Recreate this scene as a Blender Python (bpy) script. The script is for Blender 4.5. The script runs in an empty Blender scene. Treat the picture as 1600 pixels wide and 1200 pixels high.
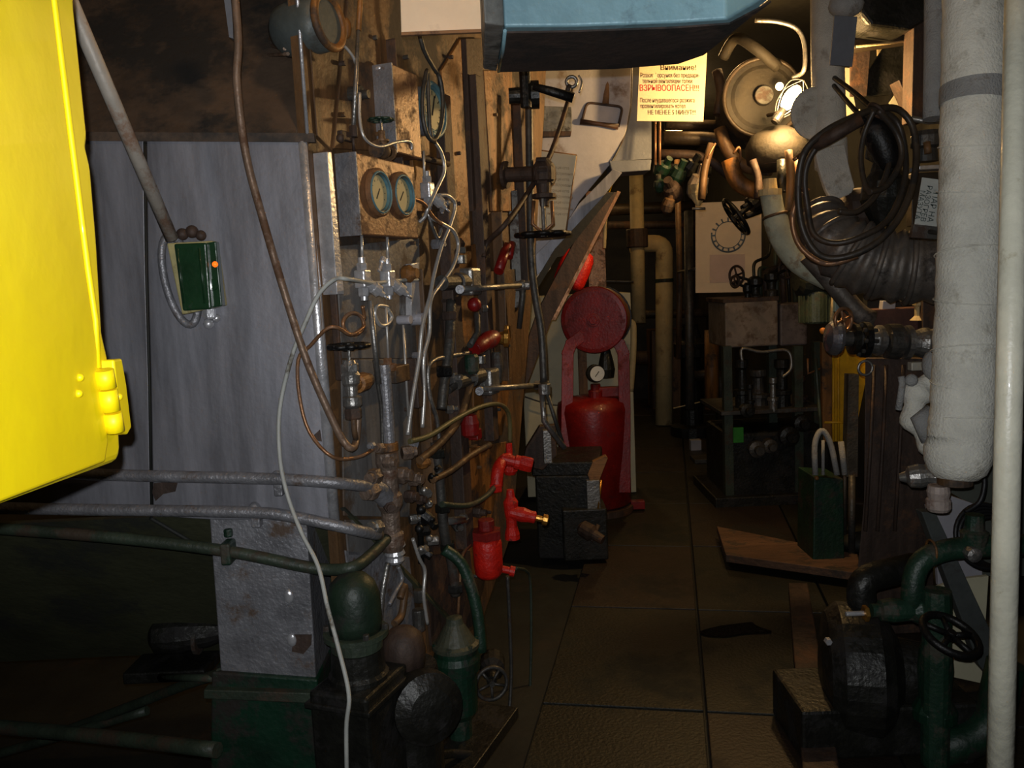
import bpy, bmesh, math, random
from mathutils import Vector, Matrix
random.seed(7)
V = Vector
PI = math.pi
scn = bpy.context.scene
COL = scn.collection

# ---------------------------------------------------------------- camera, light, exposure
F = 1305.0
EYE = V((0, 0, 1.65))
TH, RO = math.radians(6.9), math.radians(2.7)
FW = V((0, math.cos(TH), -math.sin(TH)))
_r, _u = V((1, 0, 0)), V((0, math.sin(TH), math.cos(TH)))
RT = _r * math.cos(RO) - _u * math.sin(RO)
UP = _u * math.cos(RO) + _r * math.sin(RO)
cd = bpy.data.cameras.new('camera')
cam = bpy.data.objects.new('camera', cd)
COL.objects.link(cam)
M = Matrix((RT, UP, -FW)).transposed().to_4x4()
M.translation = EYE
cam.matrix_world = M
cd.sensor_width = 36
cd.lens = 36 * F / 1600
cd.clip_start = 0.02
scn.camera = cam

w = bpy.data.worlds.new('world')
scn.world = w
w.use_nodes = True
w.node_tree.nodes['Background'].inputs[0].default_value = (0.5, 0.55, 0.5, 1)
w.node_tree.nodes['Background'].inputs[1].default_value = 0.0

def light(kind, name, loc, energy, color, size=0.05, target=None, angle=None, blend=1.0):
    l = bpy.data.lights.new(name, kind)
    l.energy = energy
    l.color = color
    if kind in ('POINT', 'SPOT'):
        l.shadow_soft_size = size
    if kind == 'SPOT':
        l.spot_size = math.radians(angle)
        l.spot_blend = blend
    if kind == 'AREA':
        l.size = size
    o = bpy.data.objects.new(name, l)
    COL.objects.link(o)
    o.location = loc
    if target is not None:
        o.rotation_euler = (V(target) - V(loc)).to_track_quat('-Z', 'Y').to_euler()
    return o

def P(u, v, d):
    "photo position (u, v) at distance d along the viewing axis"
    return EYE + (FW + RT * ((u - 800) / F) - UP * ((v - 600) / F)) * d

WARM = (1.0, 0.62, 0.25)
# the phone's flash beside its lens, the engine room's own bulb and upper lamps, and added far fill lights
light('SPOT', 'phone_flash', EYE + V((-0.012, 0.0, 0.036)), 92, (0.95, 0.97, 1.0), 0.006, P(880, 400, 3), 128, 1.0)
light('POINT', 'bulb_light', P(1236, 160, 4.05), 62, WARM, 0.05)
light('POINT', 'upper_lamp_light', V((-0.12, 1.72, 2.98)), 7.5, (1, .66, .36), 0.06)
light('POINT', 'upper_lamp_light', V((-0.95, 3.3, 3.0)), 8, (1, .6, .28), 0.06)
light('POINT', 'far_fill_light', V((1.25, 5.0, 2.95)), 15, WARM, 0.08)  # added to brighten the tan notice board and cream pipes
light('POINT', 'far_fill_light', V((1.6, 7.9, 2.9)), 12, WARM, 0.08)
light('POINT', 'far_fill_light', V((0.6, 10.0, 2.8)), 10, WARM, 0.08)
scn.view_settings.view_transform = 'Standard'
scn.view_settings.look = 'None'
scn.view_settings.gamma = 1
scn.view_settings.use_curve_mapping = False
scn.view_settings.exposure = 0.12

# ---------------------------------------------------------------- surfaces of the place
def hit(u, v, p0, n):
    r = P(u, v, 1) - EYE
    return EYE + r * ((p0 - EYE).dot(n) / r.dot(n))

SA = V((hit(523, 815, V((0, 2.25, 0)), V((0, 1, 0))).x + .004, 2.25, 0))                                   # corner of the boiler casing
A_ = V((0.365, 0.931, 0)).normalized()                     # along the casing side, going away
N_ = V((A_.y, -A_.x, 0))                                   # out of the casing side
Z_ = V((0, 0, 1))
def S(u, v, o=0.0): return hit(u, v, SA + N_ * o, N_)      # on the casing side
def Fp(u, v, o=0.0): return hit(u, v, V((0, 2.25 - o, 0)), V((0, -1, 0)))   # on the casing front
def G(u, v, z=0.0): return hit(u, v, V((0, 0, z)), Z_)     # on a level surface
def dep(p): return (p - EYE).dot(FW)
def rad(px, p): return px * 0.5 / F * dep(p)
def SL(l): return [S(*q) for q in l]
def FL(l): return [Fp(*q) for q in l]
def PL(l): return [P(*q) for q in l]

# ---------------------------------------------------------------- materials
def lin(c):
    c = c / 255.0
    return c / 12.92 if c <= 0.04045 else ((c + 0.055) / 1.055) ** 2.4
def rgb(c): return (lin(c[0]), lin(c[1]), lin(c[2]), 1)
MC = {}
def mat(name, col, rough=0.5, metal=0.0, wear=None, amt=0.5, scale=8.0, streak=0, bump=0.15, bscale=60, tone=0.25, emit=0, coat=0, grain=None):
    if name in MC: return MC[name]
    m = bpy.data.materials.new(name)
    MC[name] = m
    m.use_nodes = True
    nt = m.node_tree
    b = nt.nodes['Principled BSDF']
    N, L = nt.nodes.new, nt.links.new
    tc = N('ShaderNodeTexCoord')
    mp = N('ShaderNodeMapping')
    L(tc.outputs['Object'], mp.inputs[0])
    mp.inputs['Scale'].default_value = (1, 1, 0.12) if streak else (1, 1, 1)
    if grain: mp.inputs['Scale'].default_value = grain
    n1 = N('ShaderNodeTexNoise')
    n1.inputs['Scale'].default_value = scale * (3 if streak else 1)
    n1.inputs['Detail'].default_value = 6
    n1.inputs['Roughness'].default_value = 0.65
    L(mp.outputs[0], n1.inputs['Vector'])
    mx = N('ShaderNodeMix'); mx.data_type = 'RGBA'
    c = rgb(col)
    k = 1 - tone
    mx.inputs[6].default_value = (c[0] * k, c[1] * k, c[2] * k, 1)
    k = 1 + tone
    mx.inputs[7].default_value = (min(1, c[0] * k), min(1, c[1] * k), min(1, c[2] * k), 1)
    r0 = N('ShaderNodeMapRange')
    r0.inputs[1].default_value = 0.35; r0.inputs[2].default_value = 0.65
    L(n1.outputs['Fac'], r0.inputs[0])
    L(r0.outputs[0], mx.inputs[0])
    out = mx.outputs[2]
    if wear:
        n2 = N('ShaderNodeTexNoise')
        n2.inputs['Scale'].default_value = scale * 0.7
        n2.inputs['Detail'].default_value = 8
        n2.inputs['Roughness'].default_value = 0.7
        L(tc.outputs['Object'], n2.inputs['Vector'])
        r = N('ShaderNodeMapRange')
        lo = 0.72 - 0.42 * amt
        r.inputs[1].default_value = lo; r.inputs[2].default_value = lo + 0.09
        L(n2.outputs['Fac'], r.inputs[0])
        m2 = N('ShaderNodeMix'); m2.data_type = 'RGBA'
        L(r.outputs[0], m2.inputs[0])
        L(out, m2.inputs[6])
        m2.inputs[7].default_value = rgb(wear)
        out = m2.outputs[2]
        mm = N('ShaderNodeMapRange')
        mm.inputs[3].default_value = metal; mm.inputs[4].default_value = 0.0
        L(r.outputs[0], mm.inputs[0]); L(mm.outputs[0], b.inputs['Metallic'])
        mr = N('ShaderNodeMapRange')
        mr.inputs[3].default_value = rough; mr.inputs[4].default_value = max(rough, 0.75)
        L(r.outputs[0], mr.inputs[0]); L(mr.outputs[0], b.inputs['Roughness'])
    else:
        b.inputs['Metallic'].default_value = metal
        b.inputs['Roughness'].default_value = rough
    L(out, b.inputs['Base Color'])
    if bump:
        n3 = N('ShaderNodeTexNoise')
        n3.inputs['Scale'].default_value = bscale
        n3.inputs['Detail'].default_value = 4
        L(mp.outputs[0] if grain else tc.outputs['Object'], n3.inputs['Vector'])
        bp = N('ShaderNodeBump')
        bp.inputs['Strength'].default_value = min(1, bump * 2)
        bp.inputs['Distance'].default_value = 0.004
        L(n3.outputs['Fac'], bp.inputs['Height'])
        L(bp.outputs[0], b.inputs['Normal'])
    if coat: b.inputs['Coat Weight'].default_value = coat
    if emit:
        b.inputs['Emission Color'].default_value = rgb(col)
        b.inputs['Emission Strength'].default_value = emit
    return m

RUST = (92, 52, 28)
greybr = None
silver = mat('silver_paint', (128, 128, 134), .45, .3, (92, 78, 66), .18, 5, 1, .08, 70, .32)
silver_w = mat('silver_worn', (132, 132, 136), .42, .4, (84, 68, 56), .4, 14, 0, .4, 90, .25)
silver_b = mat('silver_bright', (205, 205, 208), .32, .6, (110, 95, 80), .2, 20, 0, .2, 90, .2)
rustp = mat('rusty_brown_paint', (98, 72, 46), .55, .1, (56, 46, 38), .5, 5, 1, .3, 50, .5)
rusto = mat('orange_rust', (124, 82, 38), .55, .1, (62, 48, 36), .5, 7, 1, .3, 60, .5)
rustd = mat('dark_rust', (66, 52, 44), .65, .2, (88, 60, 40), .45, 9, 1, .3, 60, .35)
rustg = mat('rusty_gauge_box', (132, 96, 66), .45, .2, (96, 64, 42), .5, 16, 0, .2, 80, .2)
hoodm = mat('sooty_hood', (84, 68, 54), .7, .1, (44, 40, 36), .55, 3, 0, .25, 40, .4)
steel = mat('bare_steel', (150, 148, 144), .38, .8, (88, 64, 46), .35, 22, 0, .25, 90, .25)
steeld = mat('dark_steel', (84, 82, 78), .5, .6, (60, 44, 34), .45, 14, 0, .3, 70, .3)
brownpipe = mat('brown_tube', (126, 104, 86), .45, .3, (88, 62, 42), .5, 14, 0, .2, 70, .2)
copper = mat('dull_copper', (150, 110, 78), .4, .6, (110, 84, 66), .5, 20, 0, .15, 70, .2)
alu = mat('aluminium_tube', (196, 194, 190), .35, .55, (130, 110, 92), .3, 20, 0, .1, 70, .12)
brass = mat('brass', (190, 140, 66), .35, .85, (110, 80, 40), .35, 25, 0, .15, 70, .25)
whitec = mat('white_cable', (176, 178, 172), .5, 0, (110, 104, 92), .3, 12, 0, .05, 70, .12)
black = mat('black_iron', (22, 22, 22), .45, .3, (50, 40, 32), .3, 20, 0, .3, 80, .3)
blackr = mat('black_rubber', (20, 20, 21), .5, 0, None, .3, 20, 0, .1, 80, .3)
yellow = mat('yellow_gloss', (255, 226, 2), .5, 0, (214, 182, 4), .08, 4, 0, .25, 14, .05, coat=.12)
greenb = mat('green_enamel', (24, 56, 32), .3, 0, (28, 40, 30), .3, 14, 0, .15, 50, .2, coat=.5)
greend = mat('dark_green_paint', (12, 46, 30), .5, 0, (36, 32, 26), .5, 8, 0, .3, 60, .35)
greenv = mat('green_valve_paint', (28, 54, 40), .45, 0, (64, 60, 50), .5, 14, 0, .35, 70, .3)
greenp = mat('green_pipe_paint', (50, 60, 48), .5, 0, (60, 50, 38), .5, 10, 0, .3, 70, .3)
redp = mat('red_enamel', (128, 20, 18), .4, 0, (96, 22, 22), .35, 8, 0, .2, 60, .25, coat=.3)
redb = mat('bright_red_paint', (196, 30, 18), .45, 0, (110, 22, 18), .3, 26, 0, .4, 90, .2)
teal = mat('teal_paint', (122, 158, 170), .45, .1, (92, 120, 132), .3, 6, 0, .3, 30, .15, coat=.2)
darku = mat('dark_underside', (52, 40, 34), .8, 0, (30, 26, 24), .5, 8, 0, .4, 50, .4)
oldsil = mat('crinkled_silver', (120, 120, 116), .5, .4, (50, 48, 44), .5, 14, 0, .8, 28, .4)
card = mat('cream_board', (228, 206, 176), .75, 0, (205, 180, 150), .3, 5, 0, .1, 90, .06)
paper = mat('warm_paper', (232, 214, 176), .7, 0, (214, 190, 150), .2, 6, 0, .05, 60, .05)
pinkp = mat('pale_pink_paper', (206, 180, 166), .8, 0, None, .2, 6, 0, .05, 60, .06)
greyp = mat('pale_grey_paint', (168, 166, 172), .5, .1, (120, 104, 92), .3, 5, 0, .15, 40, .12)
greyb = mat('blue_grey_paint', (108, 112, 120), .5, .1, (96, 84, 74), .3, 6, 0, .2, 40, .15)
creamw = mat('cream_wall_paint', (196, 190, 160), .6, 0, (150, 138, 112), .3, 4, 0, .1, 40, .08)
creamp = mat('cream_pipe_lagging', (184, 164, 120), .7, 0, (130, 108, 76), .4, 6, 0, .3, 60, .15)
lag = mat('white_lagging_cloth', (222, 220, 208), .85, 0, (186, 182, 168), .4, 9, 0, 1.0, 120, .12)
lagg = mat('grey_lagging_cloth', (150, 150, 148), .85, 0, (120, 112, 104), .4, 9, 0, .6, 160, .15)
whitep = mat('off_white_pipe', (206, 204, 186), .38, 0, (160, 150, 120), .3, 9, 0, .2, 60, .1, coat=.2)
wood = mat('weathered_wood', (132, 96, 62), .75, 0, (84, 60, 42), .4, 10, 0, .5, 60, .3, grain=(.15, 1, 1))
oily = mat('oily_machine', (34, 34, 30), .4, .3, (24, 22, 20), .5, 12, 0, .4, 60, .4)
greyt = mat('grubby_grey_tank', (130, 118, 106), .55, .1, (96, 78, 62), .5, 8, 0, .25, 50, .25)
duct = mat('dull_brown_duct', (60, 50, 38), .5, .4, (60, 46, 34), .45, 7, 0, .3, 50, .3)
bellm = mat('sooty_bellows', (104, 98, 92), .5, .4, (52, 46, 42), .45, 10, 0, .3, 50, .3)
ywall = mat('yellow_far_paint', (214, 160, 20), .5, 0, (140, 96, 20), .35, 6, 0, .15, 50, .2)
dialm = mat('dial_face', (190, 176, 130), .6, 0, None, 0, 5, 0, 0, 60, .06)
dialw = mat('white_dial_face', (214, 222, 228), .5, 0, None, 0, 5, 0, 0, 60, .04)
tealr = mat('teal_ring', (86, 124, 134), .5, .1, (110, 84, 60), .35, 30, 0, .2, 60, .2)
inkm = mat('black_ink', (24, 22, 22), .7, 0, None, 0, 5, 0, 0)
redink = mat('red_ink', (196, 40, 28), .7, 0, None, 0, 5, 0, 0)
blueink = mat('faded_blue_ink', (88, 100, 112), .7, 0, None, 0, 5, 0, 0)
ledm = mat('orange_pilot_light', (255, 96, 20), .3, emit=1.6, bump=0)
bulbm = mat('glowing_bulb', (255, 214, 140), .3, emit=30, bump=0)
deckm = mat('oily_deck_plate', (28, 26, 15), .55, .0, (19, 22, 13), .5, 2.2, 0, .5, 70, .35)
deckb = mat('worn_brown_deck_plate', (36, 26, 18), .55, .0, (24, 20, 13), .5, 2.6, 0, .5, 70, .35)
darkb = mat('bilge_dark', (26, 28, 24), .7, 0, (40, 34, 26), .4, 3, 0, .3, 30, .4)
wallm = mat('grimy_wall_paint', (40, 38, 31), .7, 0, (28, 25, 20), .5, 2, 0, .2, 30, .3)
greysh = mat('stained_grey_sheet', (104, 102, 100), .5, .15, (84, 68, 54), .5, 6, 1, .2, 60, .35)
manim = mat('dull_manifold_paint', (112, 96, 84), .45, .3, (84, 58, 42), .45, 22, 0, .45, 90, .35)
hullm = mat('mossy_hopper_plate', (70, 72, 52), .6, .1, (48, 50, 42), .5, 3, 0, .3, 40, .3)
waterm = mat('oily_water', (26, 20, 12), .06, 0, None, 0, 5, 0, 1.0, 60, .1)

# ---------------------------------------------------------------- mesh kit
def basis(d):
    d = V(d).normalized()
    t = V((0, 0, 1)) if abs(d.z) < 0.9 else V((1, 0, 0))
    x = d.cross(t).normalized()
    return x, d.cross(x).normalized(), d

def spline(pts, k=5, closed=False):
    n = len(pts)
    if n < 3: return list(pts)
    out = []
    for i in range(n if closed else n - 1):
        if closed: p = [pts[(i + j) % n] for j in (-1, 0, 1, 2)]
        else: p = [pts[max(i - 1, 0)], pts[i], pts[i + 1], pts[min(i + 2, n - 1)]]
        for j in range(k):
            t = j / k
            out.append(0.5 * ((2 * p[1]) + (p[2] - p[0]) * t + (2 * p[0] - 5 * p[1] + 4 * p[2] - p[3]) * t * t + (3 * p[1] - p[0] - 3 * p[2] + p[3]) * t ** 3))
    if not closed: out.append(pts[-1])
    return out

class MB:
    def __init__(s): s.v, s.f, s.sm = [], [], []
    def add(s, vs, fs, smooth=False):
        o = len(s.v)
        s.v += [V(p) for p in vs]
        s.f += [[i + o for i in f] for f in fs]
        s.sm += [smooth] * len(fs)
        return s
    def bm(s, bm, smooth=False):
        bm.verts.ensure_lookup_table()
        bm.verts.index_update()
        vs = [v.co.copy() for v in bm.verts]
        fs = [[v.index for v in f.verts] for f in bm.faces]
        bm.free()
        return s.add(vs, fs, smooth)
    def obox(s, c, ax, half, bev=0):
        "box: centre, three axes, half sizes"
        vs = [c + ax[0] * half[0] * i + ax[1] * half[1] * j + ax[2] * half[2] * k for i in (-1, 1) for j in (-1, 1) for k in (-1, 1)]
        fs = [(0, 1, 3, 2), (4, 6, 7, 5), (0, 4, 5, 1), (2, 3, 7, 6), (0, 2, 6, 4), (1, 5, 7, 3)]
        if not bev: return s.add(vs, fs)
        b = bmesh.new()
        bv = [b.verts.new(p) for p in vs]
        for f in fs: b.faces.new([bv[i] for i in f])
        bmesh.ops.bevel(b, geom=list(b.edges), offset=bev, segments=2, profile=.5, affect='EDGES')
        return s.bm(b)
    def prism(s, pts, vec, bev=0):
        n = len(pts)
        vs = list(pts) + [p + vec for p in pts]
        fs = [list(range(n)), list(range(2 * n - 1, n - 1, -1))] + [[i, i + n, (i + 1) % n + n, (i + 1) % n] for i in range(n)]
        b = bmesh.new()
        bv = [b.verts.new(p) for p in vs]
        for f in fs: b.faces.new([bv[i] for i in f])
        bmesh.ops.recalc_face_normals(b, faces=b.faces)
        if bev: bmesh.ops.bevel(b, geom=list(b.edges), offset=bev, segments=3, profile=.5, affect='EDGES')
        return s.bm(b)
    def tube(s, pts, r, n=8, cap=True, closed=False):
        m = len(pts)
        rs = r if isinstance(r, (list, tuple)) else [r] * m
        if closed: t0 = (pts[1] - pts[-1]).normalized()
        else: t0 = (pts[1] - pts[0]).normalized()
        x, y, _ = basis(t0)
        vs = []
        for i, p in enumerate(pts):
            if closed: t = pts[(i + 1) % m] - pts[i - 1]
            else: t = pts[min(i + 1, m - 1)] - pts[max(i - 1, 0)]
            if t.length < 1e-9: t = t0
            t = t.normalized()
            x = (x - t * x.dot(t)).normalized()
            y = t.cross(x)
            for j in range(n):
                a = 2 * PI * j / n
                vs.append(p + (x * math.cos(a) + y * math.sin(a)) * rs[i])
        fs = []
        for i in range(m if closed else m - 1):
            k = (i + 1) % m
            for j in range(n):
                fs.append([i * n + j, i * n + (j + 1) % n, k * n + (j + 1) % n, k * n + j])
        s.add(vs, fs, True)
        if cap and not closed:
            o = len(s.v) - len(vs)
            s.f += [[o + j for j in range(n - 1, -1, -1)], [o + (m - 1) * n + j for j in range(n)]]
            s.sm += [False, False]
        return s
    def lathe(s, p, d, prof, n=16, smooth=False):
        "profile [(along, radius)...] turned about the line p, d"
        x, y, z = basis(d)
        vs = []
        for t, r in prof:
            for j in range(n):
                a = 2 * PI * j / n
                vs.append(p + z * t + (x * math.cos(a) + y * math.sin(a)) * max(r, 1e-5))
        fs = []
        m = len(prof)
        for i in range(m - 1):
            for j in range(n):
                fs.append([i * n + j, i * n + (j + 1) % n, (i + 1) * n + (j + 1) % n, (i + 1) * n + j])
        s.add(vs, fs, smooth)
        o = len(s.v) - len(vs)
        s.f += [[o + j for j in range(n - 1, -1, -1)], [o + (m - 1) * n + j for j in range(n)]]
        s.sm += [False, False]
        return s
    def cyl(s, p, d, r, h, n=16): return s.lathe(p, d, [(0, r), (h, r)], n, n > 8) if n <= 8 else s.lathe(p, d, [(0, r * .94), (h * .06, r), (h * .94, r), (h, r * .94)], n)
    def hexn(s, p, d, r, h): return s.lathe(p, d, [(0, r * .9), (h * .15, r), (h * .85, r), (h, r * .9)], 6)
    def torus(s, c, nrm, R, r, n=28, m=8, sq=None):
        x, y, z = basis(nrm)
        k = sq or 1
        pts = [c + x * math.cos(2 * PI * i / n) * R + y * math.sin(2 * PI * i / n) * R * k for i in range(n)]
        return s.tube(pts, r, m, closed=True)
    def ball(s, c, r, sc=(1, 1, 1), ax=None, n=14):
        ax = ax or (V((1, 0, 0)), V((0, 1, 0)), V((0, 0, 1)))
        prof = [(math.cos(PI * i / 8), math.sin(PI * i / 8)) for i in range(9)]
        vs = []
        for t, q in prof:
            for j in range(n):
                a = 2 * PI * j / n
                vs.append(c + ax[0] * (q * math.cos(a) * r * sc[0]) + ax[1] * (q * math.sin(a) * r * sc[1]) + ax[2] * (t * r * sc[2]))
        fs = [[i * n + j, i * n + (j + 1) % n, (i + 1) * n + (j + 1) % n, (i + 1) * n + j] for i in range(8) for j in range(n)]
        return s.add(vs, fs, True)
    def text(s, body, c, ex, ey, size, space=1.0, align='CENTER'):
        "flat lettering lying on the plane of ex (reading direction) and ey (up)"
        cu = bpy.data.curves.new('lettering', 'FONT')
        cu.body = body
        cu.size = 1.0
        cu.align_x = align
        cu.align_y = 'CENTER'
        cu.resolution_u = 2
        o = bpy.data.objects.new('lettering', cu)
        COL.objects.link(o)
        dg = bpy.context.evaluated_depsgraph_get()
        dg.update()
        me = bpy.data.meshes.new_from_object(o.evaluated_get(dg))
        bpy.data.objects.remove(o)
        vs = [c + ex * (v.co.x * size * space) + ey * (v.co.y * size) for v in me.vertices]
        fs = [list(p.vertices) for p in me.polygons]
        bpy.data.meshes.remove(me)
        bpy.data.curves.remove(cu)
        return s.add(vs, fs)
    def bounds(s):
        return V([min(p[i] for p in s.v) for i in range(3)]), V([max(p[i] for p in s.v) for i in range(3)])
    def build(s, name, m, origin):
        me = bpy.data.meshes.new(name)
        me.from_pydata([p - origin for p in s.v], [], s.f)
        me.polygons.foreach_set('use_smooth', s.sm)
        b = bmesh.new()
        b.from_mesh(me)
        bmesh.ops.recalc_face_normals(b, faces=b.faces)
        b.to_mesh(me)
        b.free()
        me.materials.append(m)
        me.update()
        o = bpy.data.objects.new(name, me)
        COL.objects.link(o)
        return o

ORG = {}
def tag(o, label, cat, group=None):
    o['label'] = label
    o['category'] = cat
    if group: o['group'] = group
def T(name, label, cat, loc, group=None):
    o = bpy.data.objects.new(name, None)
    o.empty_display_size = .05
    COL.objects.link(o)
    o.location = loc
    tag(o, label, cat, group)
    ORG[o.name] = V(loc)
    return o
def A(name, mb, m, parent, label=None, kind=None):
    "a part of its parent"
    org = ORG[parent.name]
    o = mb.build(name, m, org)
    o.parent = parent
    ORG[o.name] = org
    if label: o['label'] = label
    if kind: o['kind'] = kind
    return o
def ONE(name, mb, m, label, cat, group=None):
    lo, hi = mb.bounds()
    org = V(((lo.x + hi.x) / 2, (lo.y + hi.y) / 2, lo.z))
    o = mb.build(name, m, org)
    o.location = org
    ORG[o.name] = org
    tag(o, label, cat, group)
    return o
def STRUCT(name, mb, m):
    o = mb.build(name, m, V((0, 0, 0)))
    o['kind'] = 'structure'
    ORG[o.name] = V((0, 0, 0))
    return o

def pipe(name, label, cat, pts, px, m, k=5, n=10, group=None, sp=True):
    "a run of pipe, hose or cable through points; px = its width in the photo at its first point"
    q = spline(pts, k) if sp else pts
    return ONE(name, MB().tube(q, rad(px, pts[0]), n), m, label, cat, group)

def bent(pts, r):
    "straight runs joined by rounded corners"
    out = [pts[0]]
    for i in range(1, len(pts) - 1):
        a, b, c = pts[i - 1], pts[i], pts[i + 1]
        d1, d2 = (a - b), (c - b)
        k1, k2 = min(r, d1.length * .45), min(r, d2.length * .45)
        p, q = b + d1.normalized() * k1, b + d2.normalized() * k2
        for j in range(6):
            t = j / 5
            out.append(p * (1 - t) ** 2 + b * 2 * t * (1 - t) + q * t * t)
    return out + [pts[-1]]

def wheel(parent, c, ax, R, r, m, spokes=5, hub=None, wavy=0, dish=0.0):
    "handwheel part with its spokes"
    x, y, z = basis(ax)
    mb = MB()
    if wavy:
        pts = [c + (x * math.cos(t) + y * math.sin(t)) * R * (1 + .07 * math.cos(wavy * t)) for t in [2 * PI * i / 60 for i in range(60)]]
        mb.tube(pts, r, 8, closed=True)
    else:
        mb.torus(c, z, R, r)
    mb.cyl(c - z * (r * 1.2 + dish), z, hub or R * .2, r * 2.4 + dish)
    h = A('handwheel', mb, m, parent)
    for i in range(spokes):
        a = 2 * PI * i / spokes + .3
        d = x * math.cos(a) + y * math.sin(a)
        A('spoke', MB().tube([c - z * dish + d * R * .1, c + d * R * .97], r * .75, 6), m, h)
    return h

def flange(parent, p, d, R, h, m, bolts=6, mbolt=None):
    x, y, z = basis(d)
    f = A('flange', MB().cyl(p - z * h / 2, z, R, h, 20), m, parent)
    for i in range(bolts):
        a = 2 * PI * (i + .5) / bolts
        q = p + (x * math.cos(a) + y * math.sin(a)) * R * .8
        A('bolt', MB().hexn(q - z * h * 1.1, z, R * .13, h * 2.2), mbolt or m, f)
    return f

def valve(name, label, cat, p, flow, stem, s, m, mw, R=None, spokes=5, wavy=0, length=None, stemlen=None, group=None, flg=True, mn=None):
    "globe valve: body between two flanges, bonnet, gland nut, spindle, handwheel"
    flow, stem = V(flow).normalized(), V(stem).normalized()
    L = length or s * 3.2
    H = stemlen or s * 4.2
    t = T(name, label, cat, p, group)
    A('body', MB().lathe(p - flow * L / 2, flow, [(0, s * .62), (L * .22, s * .66), (L * .36, s * .98), (L * .5, s * 1.08), (L * .64, s * .98), (L * .78, s * .66), (L, s * .62)], 16, True), m, t)
    if flg:
        flange(t, p - flow * L / 2, flow, s * 1.15, s * .3, m, 4, mn)
        flange(t, p + flow * L / 2, flow, s * 1.15, s * .3, m, 4, mn)
    A('bonnet', MB().lathe(p, stem, [(0, s * .8), (s * 1.15, s * .72), (s * 1.2, s * .95), (s * 1.45, s * .95), (s * 1.5, s * .5), (s * 2.2, s * .42)], 16), m, t)
    A('gland_nut', MB().hexn(p + stem * s * 2.1, stem, s * .5, s * .55), mn or m, t)
    A('spindle', MB().cyl(p + stem * s * 2, stem, s * .16, H - s * 2, 8), steel, t)
    if R:
        wheel(t, p + stem * H, stem, R, R * .11, mw, spokes, None, wavy)
    return t

def gauge(t, c, nrm, R, mcase, mdial, deepr=0.0, ang=40, mring=None):
    "gauge: case, bezel, dial, ticks, needle"
    x, y, z = basis(nrm)
    up = (Z_ - z * Z_.dot(z)).normalized()
    rt = up.cross(z)
    A('case', MB().cyl(c - z * (R * .55 + deepr), z, R * .96, R * .5 + deepr * .2, 24), mcase, t)
    A('bezel', MB().torus(c, z, R, R * .13, 32, 8), mring or mcase, t)
    A('inner_ring', MB().tube([c - z * deepr + z * .0 + (rt * math.cos(a) + up * math.sin(a)) * R * .86 for a in [2 * PI * i / 32 for i in range(32)]], R * .08 + deepr * .25, 6, closed=True), mring or mcase, t)
    d = A('dial', MB().cyl(c - z * (deepr + R * .06), z, R * .84, .002, 28), mdial, t)
    tk = MB()
    o = c - z * deepr - z * (R * .06) + z * .0035
    for i in range(11):
        a = math.radians(-45 + 27 * i)
        q = rt * math.cos(a) + up * math.sin(a)
        tk.obox(o + q * R * .66, (q, q.cross(z), z), (R * .08, R * .018, .0005))
    A('scale_marks', tk, inkm, d)
    a = math.radians(ang)
    q = rt * math.cos(a) + up * math.sin(a)
    A('needle', MB().obox(o + q * R * .2, (q, q.cross(z), z), (R * .42, R * .035, .001)), inkm, d)

def sbox(u0, u1, v0, v1, o0, o1, bev=0, mb=None):
    "box on the casing side, its outer face filling those photo bounds"
    p0, p1 = S(u0, v0, o1), S(u1, (v0 + v1) / 2, o1)
    z1, z0 = p0.z, S(u0, v1, o1).z
    s0, s1 = (p0 - SA).dot(A_), (p1 - SA).dot(A_)
    c = SA + A_ * ((s0 + s1) / 2) + N_ * ((o0 + o1) / 2)
    c.z = (z0 + z1) / 2
    return (mb or MB()).obox(c, (A_, N_, Z_), (abs(s1 - s0) / 2, (o1 - o0) / 2, (z1 - z0) / 2), bev)
def spoly(pts, o0, o1, bev=0): return MB().prism([S(u, v, o1) for u, v in pts], -N_ * (o1 - o0), bev)
def fpoly(pts, o0, o1, bev=0): return MB().prism([Fp(u, v, o1) for u, v in pts], V((0, o1 - o0, 0)), bev)
def dbox(u0, u1, v0, v1, d, t, bev=0, mb=None, yaw=0):
    "upright box whose front fills the photo bounds at distance d, t deep"
    c0 = P((u0 + u1) / 2, (v0 + v1) / 2, d)
    hx, hz = (u1 - u0) / 2 / F * d, (v1 - v0) / 2 / F * d
    y = V((math.sin(yaw), math.cos(yaw), 0)); x = V((y.y, -y.x, 0))
    return (mb or MB()).obox(c0 + y * t / 2, (x, y, Z_), (hx, t / 2, hz), bev)
def face(pts, d):
    return P(sum(p[0] for p in pts) / len(pts), sum(p[1] for p in pts) / len(pts), d)
def on(u, v, c, off=.002):
    return hit(u, v, c - V((0, off, 0)), V((0, 1, 0)))
def dpoly(pts, d, t, bev=0, yaw=0):
    y = V((math.sin(yaw), math.cos(yaw), 0))
    c = P(sum(p[0] for p in pts) / len(pts), sum(p[1] for p in pts) / len(pts), d)
    return MB().prism([hit(u, v, c, y) for u, v in pts], y * t, bev)

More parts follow.
